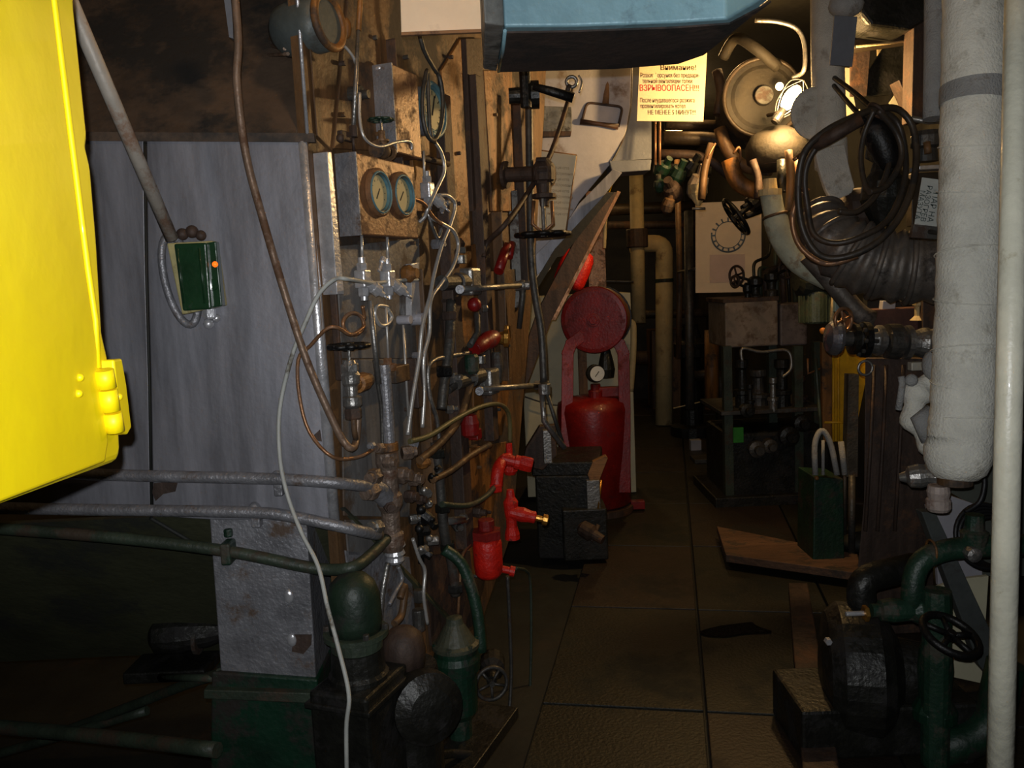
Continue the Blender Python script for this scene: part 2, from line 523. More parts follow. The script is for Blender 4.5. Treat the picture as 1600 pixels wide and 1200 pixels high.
# ---------------------------------------------------------------- the setting
def slab(name, x0, x1, y0, y1, z0, z1, m):
    return STRUCT(name, MB().obox(V(((x0 + x1) / 2, (y0 + y1) / 2, (z0 + z1) / 2)), (V((1, 0, 0)), V((0, 1, 0)), Z_), ((x1 - x0) / 2, (y1 - y0) / 2, (z1 - z0) / 2)), m)
floor = slab('floor', -3, 2.45, -1.2, 11.5, -0.15, -0.03, darkb)
slab('wall_left', -3.1, -3, -1.2, 11.5, -0.15, 3.2, wallm)
slab('wall_right', 2.45, 2.55, -1.2, 11.5, -0.15, 3.2, wallm)
slab('wall_back', -3, 2.45, 11.5, 11.6, -0.15, 3.2, wallm)
slab('wall_front', -3, 2.45, -1.3, -1.2, -0.15, 3.2, wallm)
slab('ceiling', -3, 2.45, -1.2, 11.5, 3.2, 3.3, wallm)
# deck plates of the gangway, laid on the floor frame along the passage
e0, e1 = G(815, 1200), G(905, 900)
pd = (e1 - e0).normalized()
pr = V((pd.y, -pd.x, 0))
proto = {}
for i in range(-2, 9):
    for j in range(3):
        if i > 5 and j == 0: pass
        L_, W_ = .98, .62
        c = e0 + pd * ((i + .5) * (L_ + .012) - .55) + pr * ((j + .5) * (W_ + .012))
        k = (i * 2 + j) % 3
        if k not in proto:
            mb = MB().obox(V((0, 0, -.014)), (pd, pr, Z_), (L_ / 2, W_ / 2, .014), .004)
            o = mb.build('deck_plate', deckm if k != 1 else deckb, V((0, 0, 0)))
            proto[k] = o
        else:
            o = proto[k].copy(); COL.objects.link(o)
        o.parent = floor
        o.location = c + V((0, 0, random.uniform(-.002, .003)))
        o.rotation_euler = (random.uniform(-.004, .004), random.uniform(-.004, .004), 0)
# low rusty coaming at the far side of the gangway
ONE('coaming', MB().prism([G(1232, 925, 0), G(1262, 925, 0), G(1330, 1330, 0), G(1262, 1330, 0)], V((0, 0, .05)), .006), rustd, 'low rusty brown floor coaming beside the dark pump', 'coaming')
# puddle
for n_ in waterm.node_tree.nodes:
    if n_.type == 'BUMP': n_.inputs['Distance'].default_value = .05
pts = [G(1150 + 48 * math.cos(a) * (1 + .3 * math.sin(3 * a)), 984 + 11 * math.sin(a) * (1 + .4 * math.cos(2 * a + 1)), .004) for a in [2 * PI * i / 26 for i in range(26)]]
ONE('puddle', MB().prism(pts, V((0, 0, .003))), waterm, 'small oily puddle glinting on the gangway plates', 'puddle')

# ---------------------------------------------------------------- boiler casing (front and side faces)
t = T('boiler_casing', 'large silver painted boiler casing with a rusty brown side face', 'boiler', V((-1.0, 2.8, 0)))
A('front_panel', fpoly([(-420, 205), (224, 217), (227, 420), (232, 600), (235, 806), (-420, 800)], -.03, 0, .003), silver, t, 'left grey silver front sheet')
A('front_panel', fpoly([(229, 217), (474, 221), (522, 816), (327, 812), (240, 806), (236, 600), (231, 420)], -.03, 0, .003), silver, t)
A('corner_edge', MB().tube([Fp(474, 222, -.012), Fp(522, 815, -.012)], .017, 12), silver_b, t, 'rounded corner edge, brightened for its highlight')  # brighter silver stands for the highlight along the rounded corner
A('support_leg', fpoly([(327, 806), (478, 800), (494, 1066), (345, 1052)], -.25, -.002, .004), silver_w, t, 'scratched silver leg with drips')
A('plinth', fpoly([(330, 1050), (496, 1062), (505, 1640), (325, 1640)], -.45, .012, .006), greend, t, 'dark green painted plinth')
A('plinth_ledge', fpoly([(318, 1078), (500, 1084), (500, 1100), (318, 1092)], 0, .035, .003), greenp, t)
zt, zb = Fp(300, 219).z, Fp(300, 808).z
x1 = SA.x
A('lower_hopper', MB().prism([V((-2.9, 2.27, zb)), V((x1 + .02, 2.27, zb)), V((x1 + .3, 2.95, .35)), V((-2.9, 2.95, .35))], V((0, .03, 0))), hullm, t, 'sloping dark hopper plate')
A('hopper_seam', MB().tube([V((-1.02, 2.262, zb)), V((-.75, 2.6, zb - .38))], .006, 6), darkb, t)
A('hood', MB().prism([V((-2.9, 2.25, zt)), V((x1 - .03, 2.25, zt)), V((x1 + .2, 2.95, 2.98)), V((-2.9, 2.95, 2.98))], V((0, .03, 0)), .004), hoodm, t, 'sooty brown sloping hood')
A('hood_lip', MB().prism([Fp(-400, 203, .004), Fp(490, 208, .004), Fp(492, 222, .004), Fp(-400, 217, .004)], V((0, .02, 0))), hoodm, t)
# side face: base plate and the separate sheets and stiffeners on it
sp_ = [S(u, v) for u, v in [(735, 1300), (748, 985), (800, 830), (832, 450), (850, 180), (860, -60)]]
side = A('side_panel', MB().prism([V((SA.x, SA.y, 3.0)), V((SA.x, SA.y, .62)), V((SA.x, SA.y, .62)) + A_ * .08, V((SA.x, SA.y, .02)) + A_ * .08] + sp_, -N_ * .03), rustp, t, 'rusty brown side face')
for pts, o, m, lb in [
    ([(476, -40), (545, -40), (520, 236), (496, 212)], .006, rustp, None),
    ([(548, -40), (612, -40), (600, 236), (522, 232)], .012, rustp, None),
    ([(640, 180), (690, 150), (700, 330), (650, 330)], .012, rusto, 'orange rusted sheet'),
    ([(690, 110), (720, 60), (738, 420), (702, 420)], .010, rusto, 'orange rusted sheet'),
    ([(728, 60), (752, 60), (766, 300), (740, 330)], .02, rustd, None),
    ([(756, 110), (800, 110), (806, 330), (770, 330)], .012, rusto, 'orange rusted sheet'),
    ([(526, 385), (655, 372), (660, 560), (534, 560)], .008, greysh, 'grey mounting sheet'),
    ([(534, 562), (648, 560), (640, 808), (538, 806)], .006, greysh, 'grey mounting sheet'),
    ([(540, 812), (610, 812), (600, 868), (545, 868)], .006, greysh, None),
    ([(712, 390), (748, 380), (755, 560), (722, 565)], .010, rusto, None),
    ([(760, 425), (808, 420), (800, 560), (764, 600)], .014, rustp, None),
    ([(740, 600), (800, 590), (785, 680), (742, 690)], .010, rusto, None),
    ([(735, 700), (792, 690), (770, 800), (730, 960)], .008, rusto, None),
    ([(540, 860), (640, 870), (660, 1060), (560, 1010)], .006, silver_w, None),
    ([(660, 870), (735, 860), (745, 975), (675, 1010)], .010, rustd, None),
]:
    A('sheet', spoly(pts, 0, o, .002), m, side, lb)
for u, v0, v1, wd, m in [(618, 60, 330, 8, rustd), (704, 150, 880, 7, rustd), (752, 120, 700, 6, rustd), (783, 330, 600, 9, rustp), (812, 140, 440, 12, rustd), (662, 420, 800, 9, rustp)]:
    A('stiffener', sbox(u, u + wd, v0, v1, 0, .045, .003), m, side)
A('angle_bar', sbox(512, 522, 238, 600, 0, .022, .003), rustd, side)
A('angle_bar', spoly([(511, 237), (518, 237), (538, 460), (527, 460)], .0, .045, .002), silver_b, side, 'bright silver angle bar')
A('edge_strip', MB().tube([V((SA.x, SA.y, 2.95)), V((SA.x, SA.y, S(489, 212).z))], .005, 6), silver_b, side, 'bright bare top edge')
A('cover_strip', spoly([(643, 412), (654, 410), (660, 503), (643, 500)], .008, .03, .002), silver_b, side)
A('slotted_box', sbox(650, 662, 560, 640, 0, .05, .004), rustd, side)
A('crack_shade', MB().tube([Fp(u, v, -.003) for u, v in [(226.5, 222), (228.5, 420), (233.5, 600), (237, 803)]], .0042, 6), darkb, t, 'dark strip for the shade in the crack between the front sheets')  # dark tube stands in for the shade inside the open gap
wp = A('wear_patch', fpoly([(240, 755), (278, 752), (274, 768), (255, 772), (243, 783), (238, 770)], 0, .0015), rustd, t)
A('wear_patch', fpoly([(458, 992), (487, 992), (486, 1008), (474, 1022), (456, 1018)], -.002, .0015), rustd, t)
A('wear_patch', fpoly([(488, 682), (500, 671), (503, 690), (492, 688)], 0, .0015), rustd, t)
for q in [(451, 932), (456, 1000)]:
    A('weld_blob', MB().ball(Fp(*q, 0), .014, (1, .5, 1.4)), silver_b, t)
# brackets of the front pipes
for u, v in [(433, 748), (398, 797)]:
    A('pipe_clip', MB().ball(Fp(u, v, .012), .018, (1, .9, 1.3)).obox(Fp(u + 4, v + 14, .01), (V((1, 0, 0)), V((0, 1, 0)), Z_), (.012, .02, .02), .004), silver_w, t)

# pipes along the front of the casing
ppath = lambda l, o: [Fp(u, v, o) for u, v in l]
ONE('pipe', MB().tube(spline(ppath([(-200, 728), (170, 742), (420, 748), (530, 755)], .026) + SL([(585, 762, .055), (612, 768, .05)]), 4), .0165, 12), silver_w, 'silver crusted pipe across the casing front, the upper one', 'pipe', None)
ONE('pipe', MB().tube(spline(ppath([(-200, 786), (60, 795), (380, 800), (460, 808), (510, 818)], .024) + SL([(560, 829, .055), (592, 836, .05)]), 4), .0165, 12), silver_w, 'silver crusted pipe across the casing front, just below the upper one', 'pipe')
t = T('pipe', 'dark green painted pipe crossing the casing leg and bending up', 'pipe', Fp(350, 860, .03))
A('run', MB().tube(spline(ppath([(-200, 815), (0, 826), (200, 842), (360, 862), (470, 884), (515, 890)], .04) + SL([(552, 886, .065), (578, 868, .06), (604, 842, .05)]), 5), .0165, 12), greenp, t)
A('clamp', MB().obox(Fp(357, 862, .03), (V((1, 0, 0)), V((0, 1, 0)), Z_), (.014, .03, .03), .006).hexn(Fp(357, 838, .05), Z_, .012, .02), greenv, t)
pipe('brace', 'short pale pipe under the casing beside the green plinth', 'pipe', PL([(250, 1058, 2.5), (345, 1060, 2.36)]), 11, greenp)
pipe('brace', 'thin diagonal brace pipe in the dark below the casing', 'pipe', PL([(80, 1150, 2.9), (200, 1105, 2.7), (290, 1070, 2.5), (345, 1052, 2.36)]), 14, greenp)
pipe('brace', 'long low pipe near the floor under the casing', 'pipe', PL([(-200, 1120, 2.6), (100, 1145, 2.5), (340, 1172, 2.3)]), 22, greenp)
pipe('brace', 'crossing low pipe behind the long one in the dark', 'pipe', PL([(-100, 1205, 2.9), (60, 1160, 2.8), (230, 1110, 2.75)]), 14, greenp)
t = T('bilge_pump', 'small grubby pump deep in the dark under the casing', 'pump', P(280, 1010, 3.0))
A('body', MB().lathe(P(235, 995, 2.9), V((1, .1, 0)), [(0, .03), (.02, .06), (.1, .065), (.2, .05), (.26, .03)], 16), oily, t)
A('flange', MB().cyl(P(306, 1000, 2.9), V((1, 0, 0)), .05, .014), steeld, t)
A('foot', MB().obox(P(270, 1042, 2.92), (V((1, 0, 0)), V((0, 1, 0)), Z_), (.14, .08, .02), .006), oily, t)

# ---------------------------------------------------------------- yellow cabinet
def Yp(u, v, o=0.0):
    a, b = P(0, 600, .86), P(165, 600, 1.12)
    d = V((b.x - a.x, b.y - a.y, 0)).normalized()
    n = V((d.y, -d.x, 0))
    return hit(u, v, a + n * o, n)
ya, yb = Yp(0, 600), Yp(165, 600)
yd = V((yb.x - ya.x, yb.y - ya.y, 0)).normalized(); yn = V((yd.y, -yd.x, 0))
t = T('cabinet', 'glossy bright yellow steel cabinet hanging close by', 'cabinet', V(((ya.x - .2), ya.y, Yp(0, 795).z)))
A('body', MB().prism([Yp(u, v, 0) for u, v in [(-420, -120), (112, -120), (120, 20), (140, 215), (138, 232), (145, 262), (155, 380), (163, 520), (172, 560), (188, 640), (191, 706), (186, 722), (0, 792), (-420, 955)]], -yn * .34, .012), yellow, t)
A('door', MB().prism([Yp(u, v, .007) for u, v in [(-430, -120), (64, -120), (82, 0), (106, 200), (134, 420), (158, 580), (170, 690), (165, 722), (0, 786), (-430, 945)]], -yn * .012, .004), yellow, t)
A('door_seam', MB().tube([Yp(u, v, .006) for u, v in [(70, -120), (84, 0), (109, 200), (137, 420), (149, 500), (153, 575)]], .0042, 8), yellow, t)
h = A('hinge', MB().prism([Yp(u, v, .016) for u, v in [(178, 562), (191, 560), (198, 600), (206, 668), (200, 679), (190, 676)]], -yn * .02, .003), yellow, t)
for a0, a1, u in [(578, 606, 163), (609, 642, 169), (645, 674, 176)]:
    A('knuckle', MB().tube([Yp(u - 1, a0, .014), Yp(u + 4, a1, .014)], .012, 12), yellow, h)
for q in [(186, 620, .016), (125, 590, .008), (123, 615, .008)]:
    A('screw', MB().ball(Yp(*q), .005), yellow, h)

# conduit, green switch box, light duct
t = T('conduit', 'straight pale conduit slanting down to the green switch box', 'conduit', Fp(268, 372, .05))
A('tube', MB().tube([P(70, -90, 1.62), P(268, 372, 2.12)], .0165, 14), mat('pale_conduit', (172, 164, 152), .5, .1, (140, 112, 92), .4, 10, 0, .15, 60, .12), t)
t = T('switch_box', 'small dark green switch box with orange pilot light on the casing', 'switch', Fp(300, 480, .05))
X_, Y_ = V((1, 0, 0)), V((0, 1, 0))
A('body', fpoly([(260, 380), (332, 376), (346, 478), (284, 492)], 0, .05, .004), mat('cream_box_side', (170, 160, 110), .5, 0, (110, 96, 60), .4, 14, 0, .2, 60, .15), t, 'cream box body')
A('lid', fpoly([(271, 381), (322, 379), (330, 483), (285, 486)], .05, .072, .005), greenb, t, 'glossy green lid')
A('lid_flange', fpoly([(318, 380), (337, 377), (347, 478), (326, 482)], .03, .058, .003), greenb, t)
for u0, u1 in [(277, 288), (311, 321)]:
    A('lid_rib', MB().tube([Fp(u0, 388, .073), Fp(u1 - 1, 474, .073)], .003, 6), greenb, t)
A('pilot_light', MB().ball(Fp(336, 413, .062), .0075), ledm, t, 'glowing orange pilot light')
A('knob', MB().cyl(Fp(338, 445, .03), -Y_, .015, .03, 14), greenb, t)
A('cable_gland', MB().hexn(Fp(328, 498, .03), Z_, .017, .03).ball(Fp(326, 506, .02), .014).ball(Fp(338, 497, .012), .011), silver_b, t, 'crusty silver gland')
A('gasket_lump', MB().ball(Fp(285, 366, .015), .016).ball(Fp(300, 362, .012), .017).ball(Fp(314, 368, .012), .014), rustd, t)
c = Fp(281, 438, .014)
ring = [c + X_ * (math.cos(a) * .040) + Z_ * (math.sin(a) * .118) - X_ * (math.sin(a) * .016) for a in [2 * PI * i / 32 for i in range(32)]]
A('mount_ring', MB().tube(ring, .011, 8, closed=True), silver_w, t, 'oval silver mounting ring')

# long hoses and cables hanging in front of the casing
pipe('hose', 'long brown hose hanging down past the casing corner into a hook', 'hose', FL([(362, -60, .10), (372, 60, .10), (370, 130, .10), (384, 240, .09), (410, 340, .085), (447, 465, .08), (478, 560, .07), (512, 640, .06), (536, 688, .05), (549, 700, .045)]) + SL([(556, 690, .055), (559, 655, .055), (556, 632, .055)]), 13, brownpipe, 6)
pipe('cable', 'thin pale cable hanging from the gauge valves down to the plinth', 'cable', SL([(655, 437, .03), (620, 438, .05), (585, 442, .065)]) + FL([(545, 436, .06), (522, 437, .06), (498, 460, .05), (478, 502, .04), (455, 560, .03), (437, 640, .03), (437, 712, .045), (448, 770, .05), (470, 830, .085), (497, 885, .12), (512, 950, .16), (528, 1010, .2), (545, 1085, .24), (541, 1140, .24), (543, 1260, .24)]), 5.6, whitec, 6, 8)
coil = []
for i in range(0, 17):
    a = math.radians(-20 + i * 25)
    coil.append(S(552 + 16 * math.cos(a), 506 + 17 * math.sin(a), .05 + i * .0008))
coil2 = [S(548 - 0 + 0, 523, .065), S(528, 512, .06)] + FL([(510, 514, .045), (485, 540, .035), (466, 562, .03), (468, 620, .03), (484, 676, .035), (520, 714, .05)]) + SL([(560, 714, .05), (583, 702, .05), (600, 697, .05)])
ONE('tube', MB().tube(spline([S(566, 478, .055), S(569, 495, .052)] + coil + coil2, 4), .0052, 8), copper, 'thin copper capillary with a round loop beside the black handwheel', 'tube')

# cowl and ring in the side plate
q = S(489, 40, 0)
t = T('floodlight', 'round bell shaped floodlight fitted through the casing side plate', 'lamp', q - Z_ * .07)
cx = (N_ + Z_ * .05).normalized()
A('housing', MB().lathe(q - cx * .12, cx, [(0, .012), (.006, .04), (.03, .064), (.07, .073), (.12, .073), (.17, .07)], 24, True), mat('dull_bell_paint', (78, 84, 82), .5, .1, (60, 60, 56), .4, 8, 0, .2, 50, .2), t, 'dull blue grey bell housing')
A('rim', MB().torus(q + cx * .05, cx, .066, .011, 32, 8), rusto, t, 'orange brown rim')
A('lens', MB().cyl(q + cx * .028, cx, .06, .008, 24), rusto, t)
A('lug', MB().ball(q + cx * .05 + A_ * .085 + Z_ * .005, .014, (1, 1, 2)), rusto, t)
for j, (a, b) in enumerate([((395, 68), (440, 60)), ((395, 74), (445, 76)), ((375, 95), (450, 84))]):
    A('cable', MB().tube(spline([P(a[0] - 10, a[1] + 14, 2.7), P(a[0] + 10, a[1] - 4, 2.55), P(b[0], b[1], 2.2)], 5), .005, 6), brownpipe, t)
pipe('tube', 'short curved tube between the floodlight ring and the tall rod', 'tube', SL([(515, 66, .04), (535, 70, .05), (550, 86, .06), (556, 100, .06)]), 5, alu)
ONE('stanchion', fpoly([(342, -60), (362, -60), (364, 60), (358, 58)], .0, .03), greyb, 'narrow blue grey flat bar beside the long brown hose', 'bar')

# rods and tubes on the upper side face
t = T('rod', 'tall straight rod with an orange upper half beside the floodlight', 'rod', S(552, 235, .07))
A('upper_rod', MB().tube([S(567, -60, .07), S(560, 48, .07)], .0075, 10), rusto, t, 'orange rusted upper half')
A('lower_rod', MB().tube([S(560, 48, .07), S(552, 205, .07)], .006, 10), steel, t)
A('end_fork', MB().hexn(S(553, 214, .07), Z_, .012, .03).tube([S(552, 215, .07), S(553, 236, .062)], .0045, 8).obox(S(540, 213, .06), (A_, N_, Z_), (.03, .008, .012), .003).ball(S(532, 216, .06), .012), rustd, t)
A('guide', MB().cyl(S(542, 148, .0), N_, .02, .05, 14).cyl(S(540, 152, .0), N_, .012, .075, 14), steeld, t)
pipe('tube', 'thin bare tube in a wide hook above the twin gauge box', 'tube', SL([(562, 145, .065), (562, 185, .07), (570, 216, .08), (592, 229, .085), (620, 222, .085), (640, 221, .08), (643, 232, .075), (632, 238, .06), (618, 243, .03)]), 5, alu, 6)
valve('globe_valve', 'rusty globe valve with scalloped wheel above the twin gauge box', 'valve', S(598, 236, .06), A_, Z_, .022, rustp, greenv, .034, 5, 8, stemlen=.088)

# twin gauge box
gb_ = 0
bx = T('gauge_box', 'rusty box holding two round gauges with teal rings', 'gauge box', S(560, 365, .03))
A('box', sbox(556, 650, 238, 366, .004, .068, .004), rustg, bx)
pf = S(556, 240, .068)
sc0 = (pf - SA).dot(A_)
zz = S(600, 238, .068).z
def endcap(parent, name, u, v0, v1, o0, o1, m, lb=None):
    a, b = S(u, v0, o1), S(u, v1, o1)
    c = (a + b) / 2
    c = V((a.x, a.y, (a.z + b.z) / 2)) - N_ * (o1 - o0) / 2 - A_ * .002
    A(name, MB().obox(c, (A_, N_, Z_), (.003, (o1 - o0) / 2 + .002, (a.z - b.z) / 2 + .002), .001), m, parent, lb)
endcap(bx, 'silver_side', 556, 238, 366, .004, .068, silver_w, 'silver painted end of the box')
for u, v, ang in [(590, 301, 55), (627, 305, 50)]:
    c = S(u, v, .069)
    g = A('gauge', MB().lathe(c - N_ * .001, N_, [(0, .065), (.002, .069), (.009, .069), (.014, .062), (.012, .0525), (.0012, .052)], 36), rustg, bx)
    A('teal_ring', MB().tube([c + N_ * .001, c + N_ * .012], .0515, 36, cap=False), tealr, g, 'teal inner ring')
    A('teal_lip', MB().torus(c + N_ * .013, N_, .057, .0035, 36, 6), tealr, g)
    A('dial', MB().cyl(c, N_, .049, .003, 28), dialm, g)
    c = c + N_ * .0045
    nd = MB()
    a = math.radians(ang)
    qd = A_ * math.cos(a) + Z_ * math.sin(a)
    nd.obox(c - N_ * .001 - qd * .004, (qd, qd.cross(N_), N_), (.018, .0016, .0008))
    for k in range(9):
        b = math.radians(-30 + 30 * k); qq = A_ * math.cos(b) + Z_ * math.sin(b)
        nd.obox(c - N_ * .0015 + qq * .036, (qq, qq.cross(N_), N_), (.003, .0007, .0005))
    A('needle', nd, inkm, g)

# tall box, big round gauge with hose loop
bx = T('instrument_box', 'tall narrow pale box above the twin gauge box', 'box', S(620, 235, .02))
A('box', sbox(612, 655, 99, 236, .0, .075, .004), rustg, bx)
endcap(bx, 'box_side', 612, 99, 236, .0, .075, silver_w)
A('cable_lug', MB().hexn(S(598, 118, .03), V((0, 0, 1)), .016, .03).ball(S(594, 108, .03), .018, (1, 1, .6)).ball(S(606, 106, .04), .014), silver_b, bx)
gt = T('pressure_gauge', 'large round gauge ringed by a black hose loop beside the tall box', 'gauge', S(676, 170, .03) - Z_ * .08)
gauge(gt, S(677, 172, .055), N_, .082, greyb, dialm, 0, 70, tealr)
lp = [S(676 + 16 * math.cos(a), 163 + 56 * math.sin(a), .075 + .006 * math.sin(a)) for a in [math.radians(-80 + 20 * i) for i in range(17)]]
ONE('hose', MB().tube(spline([S(652, -40, .08), S(657, 60, .08)] + lp + [S(672, 205, .075), S(680, 222, .075)], 4), .0075, 8), steeld, 'dark hose looped round the large gauge', 'hose')
pipe('tube', 'pale tube curving from the big gauge down behind the valve cluster', 'tube', SL([(678, 220, .07), (690, 240, .07), (694, 268, .07), (682, 296, .07), (670, 322, .065), (664, 338, .05), (655, 347, .03)]), 6, alu, 6)
t = T('bracket', 'dark riveted bracket arm under the tall box', 'bracket', S(650, 250, .03))
A('arm', MB().tube([S(630, 240, .03), S(700, 256, .05)], .011, 8), rustd, t)
for u, v in [(688, 247), (700, 252), (694, 262)]:
    A('bolt', MB().hexn(S(u, v, .05), Z_, .009, .03), rustd, t)

# needle valve clusters: silver fittings
def fitting(name, label, u, v, o, s, m, nuts=(1, 1), knob=None, cat='valve', kn=None):
    p = S(u, v, o)
    t = T(name, label, cat, p)
    A('body', MB().obox(p, (A_, N_, Z_), (s, s * .9, s * 1.3), s * .25), m, t)
    if nuts[0]: A('top_nut', MB().hexn(p + Z_ * s * 1.2, Z_, s * .8, s * 1.1).cyl(p + Z_ * s * 2.2, Z_, s * .55, s * .9, 12), m, t)
    if nuts[1]: A('bottom_nut', MB().hexn(p - Z_ * s * 1.2, -Z_, s * .8, s * 1.3).cyl(p - Z_ * s * 2.3, -Z_, s * .5, s * .8, 12), m, t)
    if knob:
        d = (A_ * knob[0] + N_ * knob[1] + Z_ * knob[2]).normalized()
        A('side_cock', MB().lathe(p, d, [(s, s * .75), (s * 2, s * .8), (s * 2.1, s * .95), (s * 3.2, s * .95), (s * 3.3, s * .5), (s * 4.2, s * .4)], 12), m, t)
        A('cock_tip', MB().tube([p + d * s * 4.2, p + d * s * 5.2], s * .2, 6), m, t)
    return t
fitting('needle_valve', 'silver needle valve under the near gauge of the twin box', 567, 436, .05, .0195, silver_b, (1, 1), (.75, .35, -.6))
fitting('needle_valve', 'silver needle valve under the far gauge of the twin box', 606, 436, .05, .0195, silver_b, (1, 1), (.75, .35, -.6))
fitting('needle_valve', 'silver valve block beside the far edge of the twin gauge box', 668, 298, .05, .02, silver_b, (1, 1), (.7, .45, -.7))
fitting('needle_valve', 'small silver union between two bent tubes beside the gauge box', 690, 318, .045, .011, silver_w, (1, 1), (.8, .2, .1))
ONE('knob', MB().lathe(S(592, 424, .05), (A_ * .6 + Z_ * .7), [(0, .005), (.03, .006), (.034, .01), (.05, .01)], 10), silver_b, 'small silver tee handle between the two needle valves', 'handle')
ONE('knob', MB().lathe(S(632, 428, .03), N_, [(0, .026), (.02, .028), (.03, .018), (.045, .016)], 12), rusto, 'rusty orange cap beside the silver cover strip', 'cap')
for i, (u0, v0, u1, v1, px, m, lab) in enumerate([
    (565, 366, 566, 405, 5, alu, 'short thin tube under the near end of the twin gauge box'),
    (605, 367, 606, 405, 5, alu, 'short thin tube under the far end of the twin gauge box'),
    (578, 470, 592, 600, 9, steel, 'straight grey tube rising behind the black handwheel'),
    (603, 478, 607, 566, 4, alu, 'thin straight wire tube ending at the pipe collar'),
    (630, 508, 638, 650, 4, alu, 'thin vertical wire beside the slotted box'),
    (662, 236, 663, 278, 4, alu, 'short thin stem above the silver valve block'),
]):
    pipe('tube', lab, 'tube', SL([(u0, v0, .05), (u1, v1, .05)]), px, m, sp=False)
for i, (l, m, lab) in enumerate([
    ([(686, 305, .05), (700, 306, .06), (711, 320, .06), (704, 350, .06), (690, 385, .06), (678, 430, .06), (672, 462, .06), (660, 510, .06), (655, 560, .055), (645, 620, .05), (637, 680, .045)], alu, 'long bright tube sweeping down from the silver valve block'),
    ([(672, 340, .05), (692, 350, .06), (709, 362, .065), (716, 385, .065), (707, 418, .065), (688, 445, .06), (673, 470, .06), (671, 520, .06), (662, 560, .055), (663, 610, .05), (660, 668, .045)], alu, 'second bright tube looping out past the valve block'),
    ([(645, 310, .055), (662, 318, .06), (676, 338, .06), (690, 350, .06)], copper, 'short copper tube coming out beside the far gauge'),
    ([(735, 551, .04), (700, 557, .045), (678, 563, .045), (669, 578, .045), (672, 620, .045), (684, 662, .045), (688, 730, .04)], steel, 'grey tube bending down beside the vertical stiffener'),
    ([(668, 330, .04), (674, 350, .045), (684, 372, .045), (690, 356, .05)], steel, 'small hooked tube end under the valve block'),
    ([(585, 562, .045), (590, 598, .045), (596, 640, .04), (598, 700, .035)], steeld, 'dark thin tube behind the vertical header pipe'),
    ([(608, 480, .045), (590, 478, .05), (586, 492, .05), (594, 508, .05), (606, 506, .05), (612, 495, .05), (606, 484, .05)], alu, 'small tube loop beside the thin straight wire'),
]):
    pipe('tube', lab, 'tube', SL(l), 6.5, m, 6, 8)

# handwheel valve at the corner
p = S(549, 606, .07)
t = T('globe_valve', 'steel globe valve with black scalloped handwheel by the casing corner', 'valve', p - Z_ * .09)
A('body', MB().lathe(p - Z_ * .055, Z_, [(0, .018), (.008, .026), (.03, .026), (.034, .017), (.06, .017), (.068, .024), (.09, .026), (.1, .02)], 16), steel, t)
A('bonnet_nut', MB().hexn(p + Z_ * .042, Z_, .025, .024).lathe(p + Z_ * .064, Z_, [(0, .018), (.01, .014)], 12), steel, t)
A('spindle', MB().cyl(p + Z_ * .07, Z_, .0045, .045, 8), steel, t)
wheel(t, p + Z_ * .113, Z_, .05, .0075, black, 5, .016, 9, .004)
A('branch', MB().lathe(p - A_ * .0 + Z_ * .005, (A_ * .92 + N_ * -.2), [(.012, .016), (.04, .018), (.044, .026), (.10, .027), (.104, .02), (.14, .02)], 16), rusto, t, 'rusty orange branch pipe')
A('tail_pipe', MB().tube(spline([p - Z_ * .05, p - Z_ * .12, S(556, 690, .05), S(548, 704, .045)], 4), .008, 10), rustp, t)
A('lower_union', MB().hexn(p - Z_ * .085, Z_, .024, .03), rustd, t)
# header pipe
t = T('header_pipe', 'vertical mottled header pipe above the rusty manifold', 'pipe', S(606, 700, .05))
A('pipe', MB().cyl(S(609, 702, .05), Z_, .0185, S(609, 568, .05).z - S(609, 702, .05).z, 16), silver_w, t)
A('collar', MB().cyl(S(607, 580, .05), Z_, .024, .022).hexn(S(606, 570, .05), Z_, .013, .02), copper, t)
A('foot_collar', MB().cyl(S(609, 704, .05), Z_, .026, .025), rusto, t, 'orange rusted foot collar')
ONE('bracket', sbox(618, 641, 573, 600, .0, .06, .003), rustp, 'small folded bracket beside the header pipe', 'bracket')
ONE('knob', MB().cyl(S(640, 499, .0), N_, .02, .05).cyl(S(622, 500, .02), N_, .014, .045), greyp, 'pale round knob above the slotted box', 'knob')
ONE('lug', MB().hexn(S(646, 556, .03), N_, .014, .03), silver_w, 'silver hex lug at the top of the slotted box', 'nut')

# rusty manifold
t = T('manifold', 'rusty steam manifold of nuts and flanges joining the front pipes', 'manifold', S(610, 850, .03))
mp0 = S(616, 700, .05)
A('body', MB().lathe(S(614, 860, .05), Z_, [(0, .03), (.02, .036), (.05, .036), (.06, .028), (.12, .028), (.14, .038), (.17, .038), (.18, .03), (.25, .03), (.27, .036), (.3, .034)], 16), manim, t)
rr = random.Random(3)
for u, v, s, dr, m in [(590, 742, .024, -A_, manim), (585, 765, .026, -A_, manim), (618, 742, .026, N_, manim), (640, 748, .022, N_, manim), (628, 708, .022, A_ + N_, manim), (655, 725, .018, A_ + N_ * .5, rusto), (596, 700, .016, -A_ + Z_ * .2, manim), (592, 822, .024, -A_ + Z_ * .2, steel), (640, 812, .016, A_ + N_, steel), (652, 780, .016, N_, rustd), (606, 790, .018, N_ - A_, rustd), (634, 775, .02, N_, rustd), (600, 722, .018, N_, manim), (645, 700, .016, A_ + Z_, silver_w), (583, 695, .011, -A_, silver_w)]:
    A('nut', MB().hexn(S(u, v, .055), dr, s, s * 1.5).cyl(S(u, v, .055), dr, s * .7, s * 2.1, 10), m, t)
A('union', MB().lathe(S(618, 880, .05), Z_, [(0, .02), (.01, .028), (.02, .024), (.03, .032), (.045, .026), (.055, .034), (.08, .028), (.095, .03), (.1, .02)], 16), silver_b, t, 'silver painted union')
